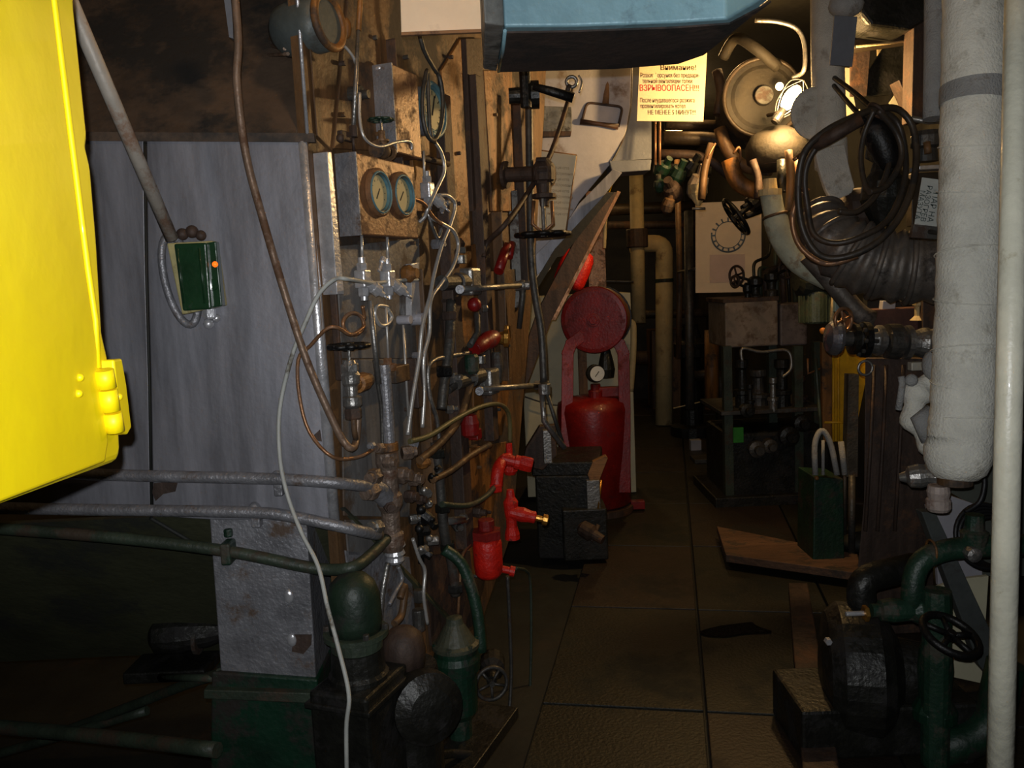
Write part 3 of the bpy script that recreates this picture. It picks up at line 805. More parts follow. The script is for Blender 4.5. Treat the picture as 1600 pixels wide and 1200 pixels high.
A('elbow', MB().tube(spline([S(575, 757, .03), S(595, 770, .045), S(608, 785, .05)], 5), [.03] * 11, 14), silver_w, t)
# black oily cocks
t = T('cock_cluster', 'black oily cluster of small cocks beside the manifold', 'valve', S(665, 850, .05))
for i, (u, v, s) in enumerate([(660, 770, .016), (672, 748, .014), (655, 800, .02), (668, 790, .012), (672, 815, .014), (652, 830, .018), (668, 845, .016), (662, 862, .013), (680, 735, .01), (655, 862, .014)]):
    A('cock', MB().hexn(S(u, v, .06), (A_ * rr.uniform(-1, 1) + N_ + Z_ * rr.uniform(-1, 1)), s, s * 2.2).ball(S(u + 3, v - 4, .075), s * .8), black if i % 3 else steel, t)
A('stem', MB().tube([S(655, 740, .05), S(658, 880, .05)], .01, 8), black, t)

# tubes under the manifold
for l, px, m, lab in [
    ([(606, 880, .05), (600, 910, .05), (596, 940, .045), (594, 985, .04)], 9, steel, 'grey tube dropping from the silver union, nearest the dome'),
    ([(622, 885, .05), (628, 905, .055), (618, 925, .06), (608, 945, .06)], 7, silver_w, 'short silver tube curling under the union'),
    ([(645, 842, .06), (655, 872, .06), (664, 892, .06), (662, 930, .06), (668, 975, .06)], 6, alu, 'thin bright tube slanting down below the black cocks'),
    ([(625, 935, .06), (632, 915, .06), (628, 958, .06), (616, 975, .06)], 12, rustp, 'brown hook shaped tube beside the green dome'),
    ([(735, 850, .04), (722, 870, .045), (718, 920, .045), (716, 960, .04)], 5, copper, 'thin tube curving down beside the red bottle'),
]:
    pipe('tube', lab, 'tube', SL(l), px, m, 6, 8)
ONE('lug', MB().hexn(S(655, 940, .04), Z_, .018, .04).cyl(S(655, 985, .04), Z_, .02, .07, 12), steeld, 'grey capped stub pipe right of the brown hook tube', 'pipe')

# ---------------------------------------------------------------- levers, rods and valves along the casing side
def lever(name, label, u0, u1, v, o, drop, rod=None):
    t = T(name, label, 'valve', S(u0, v, o))
    pA, pB = S(u0, v - 4, o), S(u1, v + 2, o)
    A('shaft', MB().lathe(pA, A_ * .6 + N_ * .0, [(0, .026), (.12, .026), (.122, .034), (.16, .034), (.162, .028), (.22, .028)], 16), steeld, t)
    q = S(u1 - 76, v + 6, o + .03)
    A('body', MB().obox(S(u1 - 62, v - 6, o), (A_, N_, Z_), (.045, .03, .05), .012), steel, t, 'bare silver block')
    A('cap', MB().cyl(S(u1 - 76, v - 34, o), Z_, .022, .03).hexn(S(u1 - 76, v - 50, o), Z_, .02, .022), steel, t)
    r = P(u1 + 20, v, dep(pB) * .97)
    ar = A('lever_arm', MB().tube([q, r], .011, 8), steel, t)
    A('pivot_pin', MB().cyl(q - V((0, .03, 0)), -Y_, .016, .03, 12), silver_w, ar)
    A('joint', MB().cyl(r - X_ * .03, X_, .019, .06, 14).ball(r, .022), steel, ar)
    if drop: A('handle', MB().tube([r, r - Z_ * .04 - X_ * .0, r - Z_ * drop - X_ * .02], [.014, .013, .01], 8), steeld, ar)
    return r
lever('quick_closing_valve', 'steel shut off valve with lever arm at the height of the needle valves', 690, 796, 446, .05, .17)
lever('quick_closing_valve', 'lower steel shut off valve with lever arm beside the cream locker', 712, 826, 602, .05, 0)
d0 = 3.45
t = T('linkage_rod', 'bent grey linkage rod running down past both lever valves', 'rod', P(870, 705, d0))
A('upper_rod', MB().tube(spline(PL([(826, 150, d0), (828, 300, d0), (830, 400, d0), (836, 460, d0), (846, 520, d0), (850, 598, d0)]), 5), .0165, 10), steeld, t)
A('clevis', MB().cyl(P(851, 616, d0), Z_, .026, .045, 14), steel, t)
A('lower_rod', MB().tube(PL([(847, 616, d0), (850, 658, d0), (882, 700, d0 + .05)]), .012, 10), steel, t)
A('side_rod', MB().tube(PL([(855, 616, d0), (878, 690, d0 + .05)]), .009, 10), steeld, t)
pipe('rod', 'thin dark rod slanting from the overhead cock down to the casing side', 'rod', PL([(893, 140, 3.7), (860, 240, 3.5), (822, 305, 3.3), (790, 350, 3.1)]) + SL([(762, 378, .05), (756, 402, .04)]), 7, rustd, 5, 8)
pipe('pipe', 'vertical brown pipe at the far end of the casing', 'pipe', PL([(812, 120, 3.7), (815, 440, 3.7)]), 16, rustp, sp=False)
pipe('pipe', 'slimmer brown pipe next to the vertical one at the casing end', 'pipe', PL([(824, 120, 3.75), (826, 240, 3.75), (824, 300, 3.75)]), 8, rustp, sp=False)
ONE('post', dbox(796, 812, 300, 480, 3.55, .05), steeld, 'grey square post at the casing end behind the lever valve', 'post')

# yoke valve with the flat black handwheel
d1 = 3.35
t = T('gate_valve', 'dark gate valve hanging upside down with a flat black handwheel', 'valve', P(848, 370, d1))
c = P(848, 300, d1)
A('flanged_pipe', MB().lathe(P(770, 274, d1 + .1), (P(872, 270, d1) - P(770, 274, d1 + .1)), [(0, .03), (.05, .03), (.051, .055), (.065, .055), (.066, .03), (.2, .03), (.201, .06), (.22, .06), (.24, .06), (.26, .04)], 18), rustd, t)
for i in range(6):
    a = i * PI / 3
    A('bolt', MB().hexn(P(838, 268, d1) + V((0, math.cos(a) * .05, math.sin(a) * .05)), X_, .009, .04), rustd, t)
A('body', MB().lathe(P(848, 262, d1), -Z_, [(-.02, .03), (0, .045), (.05, .045), (.06, .03), (.1, .028), (.104, .048), (.12, .048), (.124, .02), (.15, .018)], 16), rustd, t)
for s in (-1, 1):
    A('yoke_leg', MB().tube([P(848 + s * 14, 314, d1), P(848 + s * 16, 350, d1), P(848, 364, d1)], .007, 8), copper, t)
A('spindle', MB().cyl(P(848, 310, d1), -Z_, .009, .15, 10), steel, t)
wheel(t, P(848, 366, d1), -Z_, .10, .010, black, 5, .02, 8)

# red fittings hanging on the casing side
o = .09
t = T('drain_valve', 'bright red painted elbow valve with a hex cap below the red stub', 'valve', S(776, 770, o))
A('tail', MB().cyl(S(796, 712, o), Z_, .013, .05, 10).lathe(S(796, 716, o), -Z_, [(0, .018), (.012, .03), (.05, .03), (.065, .02)], 14), redb, t)
A('elbow', MB().tube(spline([S(794, 716, o), S(785, 722, o), S(778, 735, o), S(776, 760, o)], 5), .024, 12), redb, t)
A('hex_end', MB().hexn(S(775, 768, o), Z_, .026, .03), redb, t)
dd = (P(830, 726, 3.2) - P(785, 716, 3.2)).normalized()
A('outlet', MB().lathe(P(784, 717, dep(S(785, 720, o))), dd, [(0, .022), (.05, .022), (.052, .028), (.07, .028)], 14).hexn(P(800, 720, dep(S(785, 720, o))) + dd * .03, dd, .03, .05), redb, t)
t = T('drain_valve', 'darker red valve with a brass tip above the red bottle', 'valve', S(790, 860, o))
pq = S(797, 800, o)
A('body', MB().lathe(S(797, 765, o), -Z_, [(0, .014), (.03, .018), (.05, .03), (.1, .026), (.12, .022), (.15, .022), (.18, .03), (.2, .03)], 14), redb, t)
A('outlet', MB().lathe(pq, dd, [(0, .024), (.05, .03), (.08, .024), (.1, .024), (.104, .018)], 14), redb, t)
A('brass_tip', MB().lathe(pq + dd * .1, dd, [(0, .012), (.03, .012), (.032, .022), (.05, .022), (.055, .01)], 10), brass, t)
t = T('filter_bottle', 'bright red rounded bottle hanging low on the casing side', 'bottle', S(764, 905, o))
pb = S(764, 903, o)
hz_ = S(764, 838, o).z - pb.z
A('bottle', MB().lathe(pb, Z_, [(0, .02), (.006, .04), (.02, .05), (.05, .054), (hz_ - .02, .054), (hz_, .048)], 20, True), redb, t)
A('head', MB().cyl(pb + Z_ * hz_, Z_, .058, .03, 6).cyl(pb + Z_ * (hz_ + .03), Z_, .03, .04), mat('deep_red_paint', (120, 24, 20), .5, 0, (60, 24, 20), .4, 20, 0, .3, 80, .2), t)
A('outlet', MB().lathe(S(780, 888, o), dd, [(0, .014), (.04, .014), (.041, .02), (.06, .02)], 12), redb, t)
for l, px, m, lab in [
    ([(806, 888, o), (822, 892, o), (829, 912, o), (830, 1000, o), (828, 1090, o)], 5, greenp, 'thin tube looping out of the red bottle and down'),
    ([(793, 900, o), (796, 960, o), (799, 1050, o), (796, 1110, o)], 6, steeld, 'thin tube hanging straight below the red bottle'),
    ([(640, 690, .07), (672, 680, .09), (710, 656, .10), (750, 636, .10), (780, 632, .10), (795, 648, .10), (797, 690, .09)], 9, mat('olive_hose', (98, 92, 58), .5, 0, (80, 66, 46), .4, 9, 0, .2, 60, .2), 'olive hose arching from the header foot to the red elbow valve'),
    ([(676, 750, .08), (705, 735, .09), (735, 712, .09), (765, 695, .09)], 11, rustp, 'brown hose rising behind the red elbow valve'),
    ([(690, 788, .07), (730, 790, .09), (760, 775, .09), (782, 748, .09)], 10, greenp, 'dark greenish hose curving under the red elbow valve'),
    ([(655, 720, .06), (690, 690, .07), (720, 650, .07), (735, 600, .06), (742, 555, .05)], 13, rustp, 'thick brown pipe rising diagonally behind the bright tubes'),
    ([(700, 610, .04), (720, 598, .05), (748, 590, .05)], 12, steeld, 'short grey pipe leading into the lower lever valve'),
]:
    pipe('hose' if 'hose' in lab else 'tube', lab, 'hose' if 'hose' in lab else 'tube', SL(l), px, m, 6, 8)
ONE('cover', MB().lathe(S(735, 683, .07), Z_, [(0, .02), (.01, .032), (.05, .034), (.08, .026), (.085, .015)], 14).obox(S(742, 678, .06), (A_, N_, Z_), (.02, .02, .02), .004), redp, 'dull red bell shaped cap left of the olive hose end', 'cap')
t = T('stop_cock', 'red cock with a brass cap between the two lever valves', 'valve', S(768, 540, .06))
A('body', MB().tube(spline([S(741, 546, .05), S(756, 536, .06), S(774, 526, .07)], 5), [.024, .026, .03, .03, .03, .03, .034, .036, .034, .03, .026], 12), redp, t)
A('cap', MB().lathe(S(778, 528, .07), dd + Z_ * .2, [(0, .022), (.02, .026), (.024, .036), (.04, .036), (.045, .02)], 12).obox(S(793, 520, .08), (A_, N_, Z_), (.012, .01, .03), .004), brass, t)
A('foot', MB().lathe(S(776, 550, .06), -Z_, [(0, .018), (.05, .024), (.1, .018), (.12, .014)], 12), steeld, t)
t = T('stop_cock', 'small red ball cock just under the upper lever valve', 'valve', S(744, 490, .06))
A('body', MB().ball(S(741, 476, .07), .026), redp, t)
A('nut', MB().hexn(S(753, 482, .07), N_ + A_, .014, .02), steel, t)
A('neck', MB().tube(SL([(745, 488, .06), (746, 520, .06), (734, 540, .06)]), .012, 8), steeld, t)
t = T('pipe_union', 'green fitting with steel ends beside the red cock', 'valve', S(738, 575, .06))
A('body', MB().lathe(S(738, 584, .07), Z_, [(0, .018), (.01, .026), (.06, .026), (.07, .02)], 12), greenv, t)
A('nuts', MB().hexn(S(738, 587, .07), -Z_, .02, .02), steel, t)
ONE('tube', MB().tube([S(795, 402, .05), S(800, 380, .05)], .016, 12).tube([S(779, 424, .05), S(792, 384, .05)], .02, 12), redp, 'short slanting red pipe stub over the upper lever valve', 'pipe')
for u, v, s, dr, m, lab in [(700, 590, .02, N_, steel, 'steel nut under the header of clutter beside the long tubes'), (697, 640, .016, N_ + A_, steel, 'small steel nut below the dark pipe elbow'), (712, 380, .022, A_, rustd, 'dark nut on the stiffener right of the gauge box'), (676, 382, .018, N_, silver_w, 'grey hex plug under the silver valve block'), (706, 318, .012, A_ + N_, rustd, 'dark bolt right of the small silver union'), (860 - 120, 800, .02, N_, rustd, 'rusty nut behind the greenish hose'), (712, 820, .02, N_ - A_, steeld, 'dark plug low beside the black cocks'), (722, 570, .02, A_, greenv, 'green nut on the lower lever pipe')]:
    ONE('nut', MB().hexn(S(u, v, .02), dr, s, s * 1.6).cyl(S(u, v, .02), dr, s * .6, s * 2.6, 10), m, lab, 'nut')
t = T('pipe_fitting', 'cluster of dark pipe tees low beside the brown sheets', 'pipe', S(690, 860, .05))
A('run', MB().tube(spline(SL([(680, 690, .05), (688, 760, .05), (694, 830, .05), (706, 880, .05), (712, 930, .05)]), 5), .018, 12), steeld, t)
for u, v in [(684, 715), (692, 800), (700, 860), (712, 925)]:
    A('collar', MB().hexn(S(u, v, .05), Z_, .028, .03), oily, t)
A('tee', MB().tube(SL([(692, 815, .05), (726, 812, .06)]), .014, 10).hexn(S(722, 812, .055), A_, .02, .02), steel, t)
t = T('pipe_fitting', 'cluster of dark clamps above the lower lever valve', 'pipe', S(690, 560, .05))
A('run', MB().tube(spline(SL([(705, 470, .03), (702, 540, .05), (694, 600, .05), (690, 640, .05)]), 5), .018, 12), steeld, t)
A('collar', MB().hexn(S(695, 588, .05), Z_, .03, .035), black, t)
A('collar', MB().hexn(S(703, 500, .04), Z_, .028, .03), rustd, t)

# low machines in front of the casing side
t = T('electric_motor', 'dark green dome topped electric motor standing by the casing leg', 'motor', S(560, 1280, .16))
pc = S(556, 985, .07)
A('dome', MB().lathe(pc, Z_, [(0, .070), (.03, .073), (.10, .071), (.135, .06), (.158, .036), (.165, .01)], 28, True), mat('grimy_green_dome', (26, 42, 30), .5, 0, (30, 32, 26), .5, 8, 0, .25, 60, .3), t)
A('flange', MB().cyl(pc - Z_ * .014, Z_, .088, .016, 28).cyl(pc - Z_ * .05, Z_, .07, .04, 24), greenp, t)
A('casing', MB().lathe(pc - Z_ * .32, Z_, [(0, .08), (.02, .09), (.2, .082), (.21, .074), (.27, .07)], 24), oily, t)
A('ledge', MB().obox(pc - Z_ * .17, (A_, N_, Z_), (.12, .10, .008), .004), oily, t)
A('base', MB().obox(V((pc.x, pc.y, .3)), (A_, N_, Z_), (.11, .09, .3), .01), oily, t)
for i in range(6):
    a = i * PI / 3
    A('bolt', MB().hexn(pc + V((math.cos(a) * .08, math.sin(a) * .08, 0)), Z_, .009, .016), steeld, t)
t = T('pump', 'brown domed pump housing right behind the green motor', 'pump', S(640, 1180, .16))
pc = S(632, 1040, .12)
A('dome', MB().lathe(pc, Z_, [(0, .06), (.05, .064), (.09, .056), (.11, .036), (.12, .01)], 20, True), rustd, t)
A('drum', MB().lathe(pc - Z_ * .03 + V((.03, -.02, -.06)), V((.5, -1, .15)), [(0, .085), (.06, .1), (.11, .1), (.13, .06), (.135, .02)], 24), oily, t)
A('base', MB().cyl(V((pc.x, pc.y, 0)), Z_, .10, pc.z, 20), oily, t)
t = T('strainer', 'green pot strainer with a conical cap at the end of the casing', 'strainer', S(718, 1290, .12))
pc = S(712, 1010, .12)
A('cone', MB().lathe(pc, Z_, [(0, .078), (.012, .078), (.02, .066), (.08, .03), (.1, .026), (.104, .014)], 22), mat('worn_green_beige', (66, 68, 54), .55, 0, (34, 46, 34), .5, 14, 0, .3, 60, .2), t)
A('pot', MB().lathe(pc - Z_ * .24, Z_, [(0, .05), (.02, .062), (.16, .066), (.165, .078), (.2, .08), (.22, .072), (.24, .072)], 22), greend, t)
A('inlet', MB().tube(spline([pc + V((.08, .06, -.05)), pc + V((.07, .08, .1)), pc + V((.03, .1, .24)), pc + V((-.03, .1, .3))], 5), .02, 12), greenv, t)
A('stand', MB().cyl(V((pc.x, pc.y, 0)), Z_, .04, pc.z - .2, 14), greenv, t)
for i in range(6):
    a = i * PI / 3 + .3
    A('bolt', MB().hexn(pc + V((math.cos(a) * .07, math.sin(a) * .07, 0)), Z_, .008, .02), greenv, t)
t = T('handwheel_valve', 'small dark valve wheel low in the gap at the casing end', 'valve', P(768, 1075, 3.2))
pc = P(768, 1068, 3.2)
A('body', MB().lathe(pc + Y_ * .2, -Y_, [(0, .05), (.08, .05), (.1, .03), (.18, .02)], 14), oily, t)
wheel(t, pc, V((.35, -1, .1)), .062, .008, steeld, 5)
pipe('hose', 'dim hose arching over the floor below the pump', 'hose', PL([(600, 1240, 2.35), (625, 1165, 2.4), (655, 1122, 2.5), (680, 1118, 2.6), (700, 1125, 2.7)]), 10, greenp, 6)
pipe('hose', 'thick dim hose low at the foot of the strainer', 'hose', PL([(645, 1235, 2.4), (670, 1190, 2.5), (700, 1178, 2.6), (740, 1180, 2.7)]), 15, oily, 6)
ONE('sill', MB().obox(V((S(650, 1180, .1).x, S(650, 1180, .1).y, .14)), (A_, N_, Z_), (.5, .14, .02), .004), oily, 'dark base plate under the pump and strainer', 'plate')

# ---------------------------------------------------------------- overhead: notice board, teal trunk
bd = T('blank_board', 'blank cream board hanging from above beside the teal trunk', 'board', P(690, 20, 2.1))
A('board', dpoly([(623, -90), (755, -90), (752, 49), (627, 54)], 2.1, .012, .002, -.1), card, bd)
A('edge', dpoly([(627, 50), (752, 45), (752, 50), (627, 55)], 2.098, .014, 0, -.1), wood, bd)
for u in (650, 730): A('cord', MB().tube([P(u, -85, 2.1), P(u, -85, 2.1) + Z_ * .25], .003, 6), whitec, bd)
zt_ = P(800, 47, 1.75).z
def H(u, v): return G(u, v, zt_)
t = T('trunking', 'teal painted overhead trunk with a black underside', 'trunk', H(960, 60))
nr = [H(788, 45), H(900, 44), H(1060, 38), H(1135, 33)]
fr = [H(1215, -6), H(1172, 28), H(1130, 62), H(1100, 86), H(1060, 100), H(960, 108), H(778, 113)]
A('trunk', MB().prism([p + Z_ * .004 for p in nr + [H(1225, -20)]] + [p + Z_ * .004 for p in fr], Z_ * .34, .006), teal, t)
A('underside', MB().prism([p for p in [H(790, 52)] + [H(900, 50), H(1060, 44), H(1140, 38), H(1205, 4)] + fr[1:]], Z_ * .004), darku, t, 'black underside')  # dark mottled brown sheet under the teal trunk
A('insulation', MB().prism([H(788, 40) - Z_ * .0, H(776, 112), H(755, 108), H(757, 36)], Z_ * .38, .004), oldsil, t, 'crumpled silver insulation end')
A('trickle', MB().tube([H(789, 48), H(786, 80), H(779, 112)], .004, 6), teal, t)
A('bolt', MB().cyl(P(808, -2, 1.74), Z_, .014, .05, 12), black, t)
A('hanger', MB().obox(H(960, 70) + Z_ * .75, (X_, Y_, Z_), (.02, .02, .42)), black, t)
t = T('cock', 'black lever cock hanging under the teal trunk', 'valve', P(820, 150, 3.0))
A('lever', MB().tube(PL([(833, 135, 2.95), (862, 143, 2.95), (896, 153, 2.95)]), [.012, .016, .018], 10), black, t)
A('body', MB().lathe(P(795, 150, 3.05), X_, [(0, .028), (.07, .03), (.075, .05), (.11, .05)], 14), oily, t)
A('stem', MB().cyl(P(822, 168, 3.0), Z_, .02, .13, 12), black, t)
t = T('shackle', 'small round shackle hanging under the trunk beside the lever cock', 'hook', P(893, 145, 3.3))
A('eye', MB().torus(P(893, 128, 3.3), Y_, .02, .007).tube(spline(PL([(904, 118, 3.3), (909, 128, 3.3), (905, 145, 3.3)]), 4), .004, 6), steel, t)
A('stem', MB().tube(PL([(890, 133, 3.3), (886, 145, 3.3)]), .011, 8), rustd, t)

# ---------------------------------------------------------------- middle distance: stair side, struts, boards
t = T('stair_side', 'big pale grey curved plate behind the hanging tool', 'panel', P(920, 400, 4.5))
A('curved_plate', dpoly([(835, 70), (987, 72), (985, 165), (978, 205), (968, 232), (954, 256), (930, 285), (905, 315), (880, 360), (860, 420), (835, 450)], 4.7, .03, .003), greyp, t)
A('plate_edge', MB().tube(spline([P(*q) for q in [(987, 92, 4.69), (985, 165, 4.69), (977, 205, 4.69), (967, 232, 4.69), (954, 256, 4.69)]], 5), .007, 6), steeld, t)
A('back_plate', dpoly([(960, 92), (1018, 92), (1018, 248), (955, 252)], 4.85, .02), greyb, t, 'blue grey back plate')
A('ledge', dpoly([(952, 251), (1018, 249), (1016, 266), (957, 270)], 4.66, .2, .004), greyb, t)
t = T('strut', 'silver painted diagonal strut below the curved plate', 'beam', P(830, 440, 4.3))
A('web', dpoly([(958, 264), (972, 270), (870, 400), (815, 455), (810, 425), (880, 355), (905, 318)], 4.64, .06, .002), silver, t)
A('lower_flange', dpoly([(948, 302), (960, 300), (880, 400), (870, 402), (828, 470), (818, 470), (868, 388)], 4.58, .08), darkb, t)
t = T('beam', 'long brown diagonal beam leaning behind the red float', 'beam', P(815, 560, 4.8))
A('web', dpoly([(938, 300), (965, 300), (862, 500), (815, 625), (800, 600), (840, 485)], 4.75, .05, .004), rustd, t)
A('edge', dpoly([(965, 298), (970, 300), (868, 500), (862, 500)], 4.74, .07), copper, t)
ONE('plate', dpoly([(836, 165), (893, 167), (894, 205), (838, 206)], 4.66, .04, .004), oldsil, 'small crumpled grey plate on the curved panel', 'plate')
ONE('plate', dpoly([(838, 205), (893, 205), (892, 212), (838, 214)], 4.64, .06, .002), rustd, 'narrow dark ledge under the crumpled plate', 'plate')
t = T('placard', 'warm cream placard hanging behind the black handwheel', 'board', P(872, 360, 4.0))
A('board', dpoly([(846, 236), (901, 243), (884, 362), (842, 356)], 4.0, .012, .002), paper, t)
A('edge', MB().tube([P(901, 242, 3.995), P(884, 362, 3.995)], .003, 6).tube([P(846, 235, 3.995), P(901, 242, 3.995)], .003, 6), wood, t)
tx = MB()
cp_ = face([(846, 236), (901, 243), (884, 362), (842, 356)], 4.0)
for i in range(9):
    tx.text('правила обслуживания' if i % 2 else 'инструкция котла', on(872, 262 + i * 9, cp_), (X_ - Z_ * .1).normalized(), Z_, .02, .62)
A('lettering', tx, mat('faint_ink', (176, 148, 108), .8, bump=0), t)
dt = 4.66
t = T('hand_crank', 'iron handle with a dark wooden grip hanging before the grey panel', 'tool', P(940, 200, dt))
A('shank', MB().tube(PL([(955, 112, dt), (949, 130, dt), (946, 163, dt)]), [.012, .014, .02], 10), wood, t)
fr_ = PL([(917, 160, dt), (973, 167, dt), (966, 198, dt), (909, 190, dt)])
A('frame', MB().tube(bent([fr_[3], fr_[0], fr_[1], fr_[2]], .03), .0075, 8), rustd, t)
A('grip', MB().tube([fr_[3] - X_ * .01, (fr_[3] + fr_[2]) / 2, fr_[2]], [.017, .012, .017], 12), mat('dark_wood_grip', (66, 44, 34), .5, 0, None, 0, 10, 0, .2, 60, .3), t)

# warning notice
ds = 4.5
t = T('warning_sign', 'cream warning notice with Russian text under the teal trunk', 'sign', P(1050, 190, ds))
pts = [(1001, 60), (1106, 60), (1099, 190), (995, 189)]
A('sheet', dpoly(pts, ds, .006, .001), paper, t)
cs_ = face(pts, ds)
ex = (RT - FW * RT.dot(FW)); ex = V((ex.x, 0, ex.z)).normalized(); ey = Z_
def ln(s, u, v, px, sp, m, name='lettering'):
    A(name, MB().text(s, on(u, v, cs_), ex, ey, px / F * ds, sp), m, t)
brn = mat('brown_ink', (60, 40, 30), .8, bump=0)
ln('Внимание!', 1060, 106, 11, 1.0, brn)
ln('Розжиг форсунки без предвари-', 1047, 118, 9.5, .62, brn)
ln('тельной вентиляции топки', 1043, 127, 9.5, .64, brn)
ln('ВЗРЫВООПАСЕН!!!', 1046, 138, 13, .78, redink, 'red_lettering')
ln('После неудавшегося розжига', 1043, 157, 9.5, .62, brn)
ln('провентилировать котел', 1036, 166, 9.5, .62, brn)
ln('НЕ МЕНЕЕ 5 МИНУТ!!!', 1050, 176, 10, .72, brn)

# far panel with the round diagram
dw = 6.4
t = T('notice_panel', 'tan board with a round scale drawing and a pale sheet below it', 'board', P(1138, 458, dw))
A('board', dpoly([(1087, 317), (1190, 313), (1190, 456), (1087, 458)], dw, .02, .003), card, t)
cw_ = face([(1087, 317), (1190, 313), (1190, 456), (1087, 458)], dw)
A('sheet', MB().prism([on(u, v, cw_, .003) for u, v in [(1109, 398), (1164, 397), (1164, 440), (1109, 442)]], Y_ * .0025), pinkp, t, 'pale pink paper sheet')
cc = on(1138, 367, face([(1087, 317), (1190, 313), (1190, 456), (1087, 458)], dw), .003)
mb = MB()
for i in range(16):
    a = 2 * PI * i / 16
    q = X_ * math.cos(a) + Z_ * math.sin(a)
    mb.obox(cc + q * .115, (q, q.cross(Y_), Y_), (.016, .006, .001))
mb.tube([cc + (X_ * math.cos(a) + Z_ * math.sin(a)) * .10 for a in [2 * PI * i / 40 for i in range(40)]], .003, 4, closed=True)
mb.tube([cc + (X_ * math.cos(a) + Z_ * math.sin(a)) * .128 for a in [math.radians(170 + 5 * i) for i in range(40)]], .006, 4)
A('scale_drawing', mb, blueink, t)
t = T('handwheel', 'black handwheel tilted before the tan notice board', 'valve', P(1165, 325, 5.6))
hx = (P(1178, 318, 5.6) - P(1150, 339, 5.6)).normalized()
wheel(t, P(1150, 339, 5.6), (hx + V((0, -.12, 0))), .135, .014, black, 5, .03)
A('spindle', MB().tube([P(1150, 339, 5.6), P(1175, 320, 5.6)], .018, 8), black, t)
A('yoke', MB().tube([P(1160, 325, 5.6), P(1180, 310, 5.65), P(1190, 330, 5.65), P(1165, 338, 5.6)], .02, 8), black, t)
A('bonnet', MB().lathe(P(1172, 322, 5.6), hx, [(0, .06), (.05, .06), (.06, .1), (.12, .1), (.16, .05)], 14), black, t)

# cream locker and wall behind the red station
t = T('locker', 'plain cream steel locker behind the red hose reel', 'locker', P(905, 740, 6.35))
A('body', dbox(818, 990, 462, 777, 6.35, .5, .006), creamw, t)
A('door_gap', MB().tube([P(912, 464, 6.345), P(912, 742, 6.345)], .004, 4), steeld, t)
pipe('cable', 'thin dark wire crossing the cream locker', 'cable', PL([(990, 440, 6.2), (900, 442, 6.25), (862, 470, 6.2), (838, 520, 6.2)]), 3, steeld, 5, 6)
pipe('cable', 'thin dark wire sagging low across the cream locker', 'cable', PL([(820, 620, 6.25), (860, 632, 6.25), (900, 634, 6.25)]), 2.5, steeld, 5, 6)

# ---------------------------------------------------------------- red hose station
dr_ = 5.75
base = P(932, 806, dr_ + .27); base.z = 0
t = T('fire_extinguisher_unit', 'big red foam extinguisher unit with reel and pressure gauge', 'extinguisher', base)
top = P(932, 640, dr_).z
A('tank', MB().lathe(base + Z_ * .05, Z_, [(0, .22), (.02, .252), (top - .07, .257), (top - .02, .245), (top + .01, .19), (top + .03, .08), (top + .035, .02)], 32, True), redp, t)
A('skirt', MB().cyl(base, Z_, .27, .05, 28), rustd, t)
rc = P(928, 500, dr_ + .02)
dx = (rc - EYE); dx = V((dx.x, dx.y, 0)).normalized(); dx = (dx + V((.16, 0, 0))).normalized(); sx = V((dx.y, -dx.x, 0))
A('reel_disc', MB().lathe(rc - dx * .02, dx, [(0, .20), (.004, .226), (.014, .232), (.02, .226), (.021, .02)], 36), redp, t, 'glossy round red reel cheek')
A('reel_drum', MB().cyl(rc, dx, .19, .24, 28), rustd, t)
A('hose_winding', MB().tube([rc + dx * (.03 + .0016 * i) + (sx * math.cos(i * .35) + Z_ * math.sin(i * .35)) * .21 for i in range(110)], .02, 8), mat('brown_hose', (130, 86, 54), .6, 0, (80, 54, 38), .4, 10, 0, .3, 60, .3), t)
A('reel_disc', MB().cyl(rc + dx * .25, dx, .232, .012, 36), black, t)
A('hub', MB().hexn(rc - dx * .045, dx, .03, .03).cyl(rc - dx * .03, dx, .045, .02, 16), redp, t)
for s, us in ((-1, [(884, 775), (886, 640), (887, 552), (892, 538), (908, 526)]), (1, [(976, 765), (976, 640), (974, 552), (968, 538), (950, 526)])):
    pp = [P(u, v, dr_ + .04) for u, v in us]
    mb = MB()
    for a, b in zip(pp, pp[1:]):
        m_ = (a + b) / 2; d_ = (b - a); l_ = d_.length; d_.normalize()
        mb.obox(m_, (d_, d_.cross(Y_).normalized(), Y_), (l_ / 2 + .02, .040, .008), .003)
    A('leg', mb, redp, t)
A('neck', MB().cyl(P(931, 640, dr_ + .1), Z_, .05, .14, 16).cyl(P(931, 622, dr_ + .1), Z_, .035, .1, 12), redp, t)
A('crossbar', MB().obox(P(948, 612, dr_ + .1), (X_, Y_, Z_), (.1, .03, .035), .006), redp, t)
A('discharge_head', MB().lathe(P(948, 590, dr_ + .12), Z_, [(0, .05), (.06, .06), (.12, .05), (.2, .03)], 14), oily, t)
A('plug', MB().ball(P(926, 666, dr_ - .005), .035, (.8, .3, 1.4)), rustd, t)
g = A('gauge', MB().cyl(P(928, 583, dr_ + .04), V((.25, -1, 0)), .062, .04, 24), black, t)
gc = P(930, 583, dr_ + .04) + V((.25, -1, 0)).normalized() * .041
A('dial', MB().cyl(gc, V((.25, -1, 0)), .052, .003, 24), dialw, g, 'white dial')
A('needle', MB().tube([gc + V((-.015, -.006, -.02)), gc + V((.012, -.006, .016))], .003, 5), inkm, g)
for s in (-1, 1): A('lug', MB().obox(base + V((s * .29, -.05, .04)), (X_, Y_, Z_), (.05, .03, .03), .005), redp, t)
t = T('float', 'pair of bright red rolls strapped together hanging above the reel', 'float', P(897, 455, 5.2))
ax = (P(912, 388, 5.2) - P(886, 455, 5.2)).normalized()
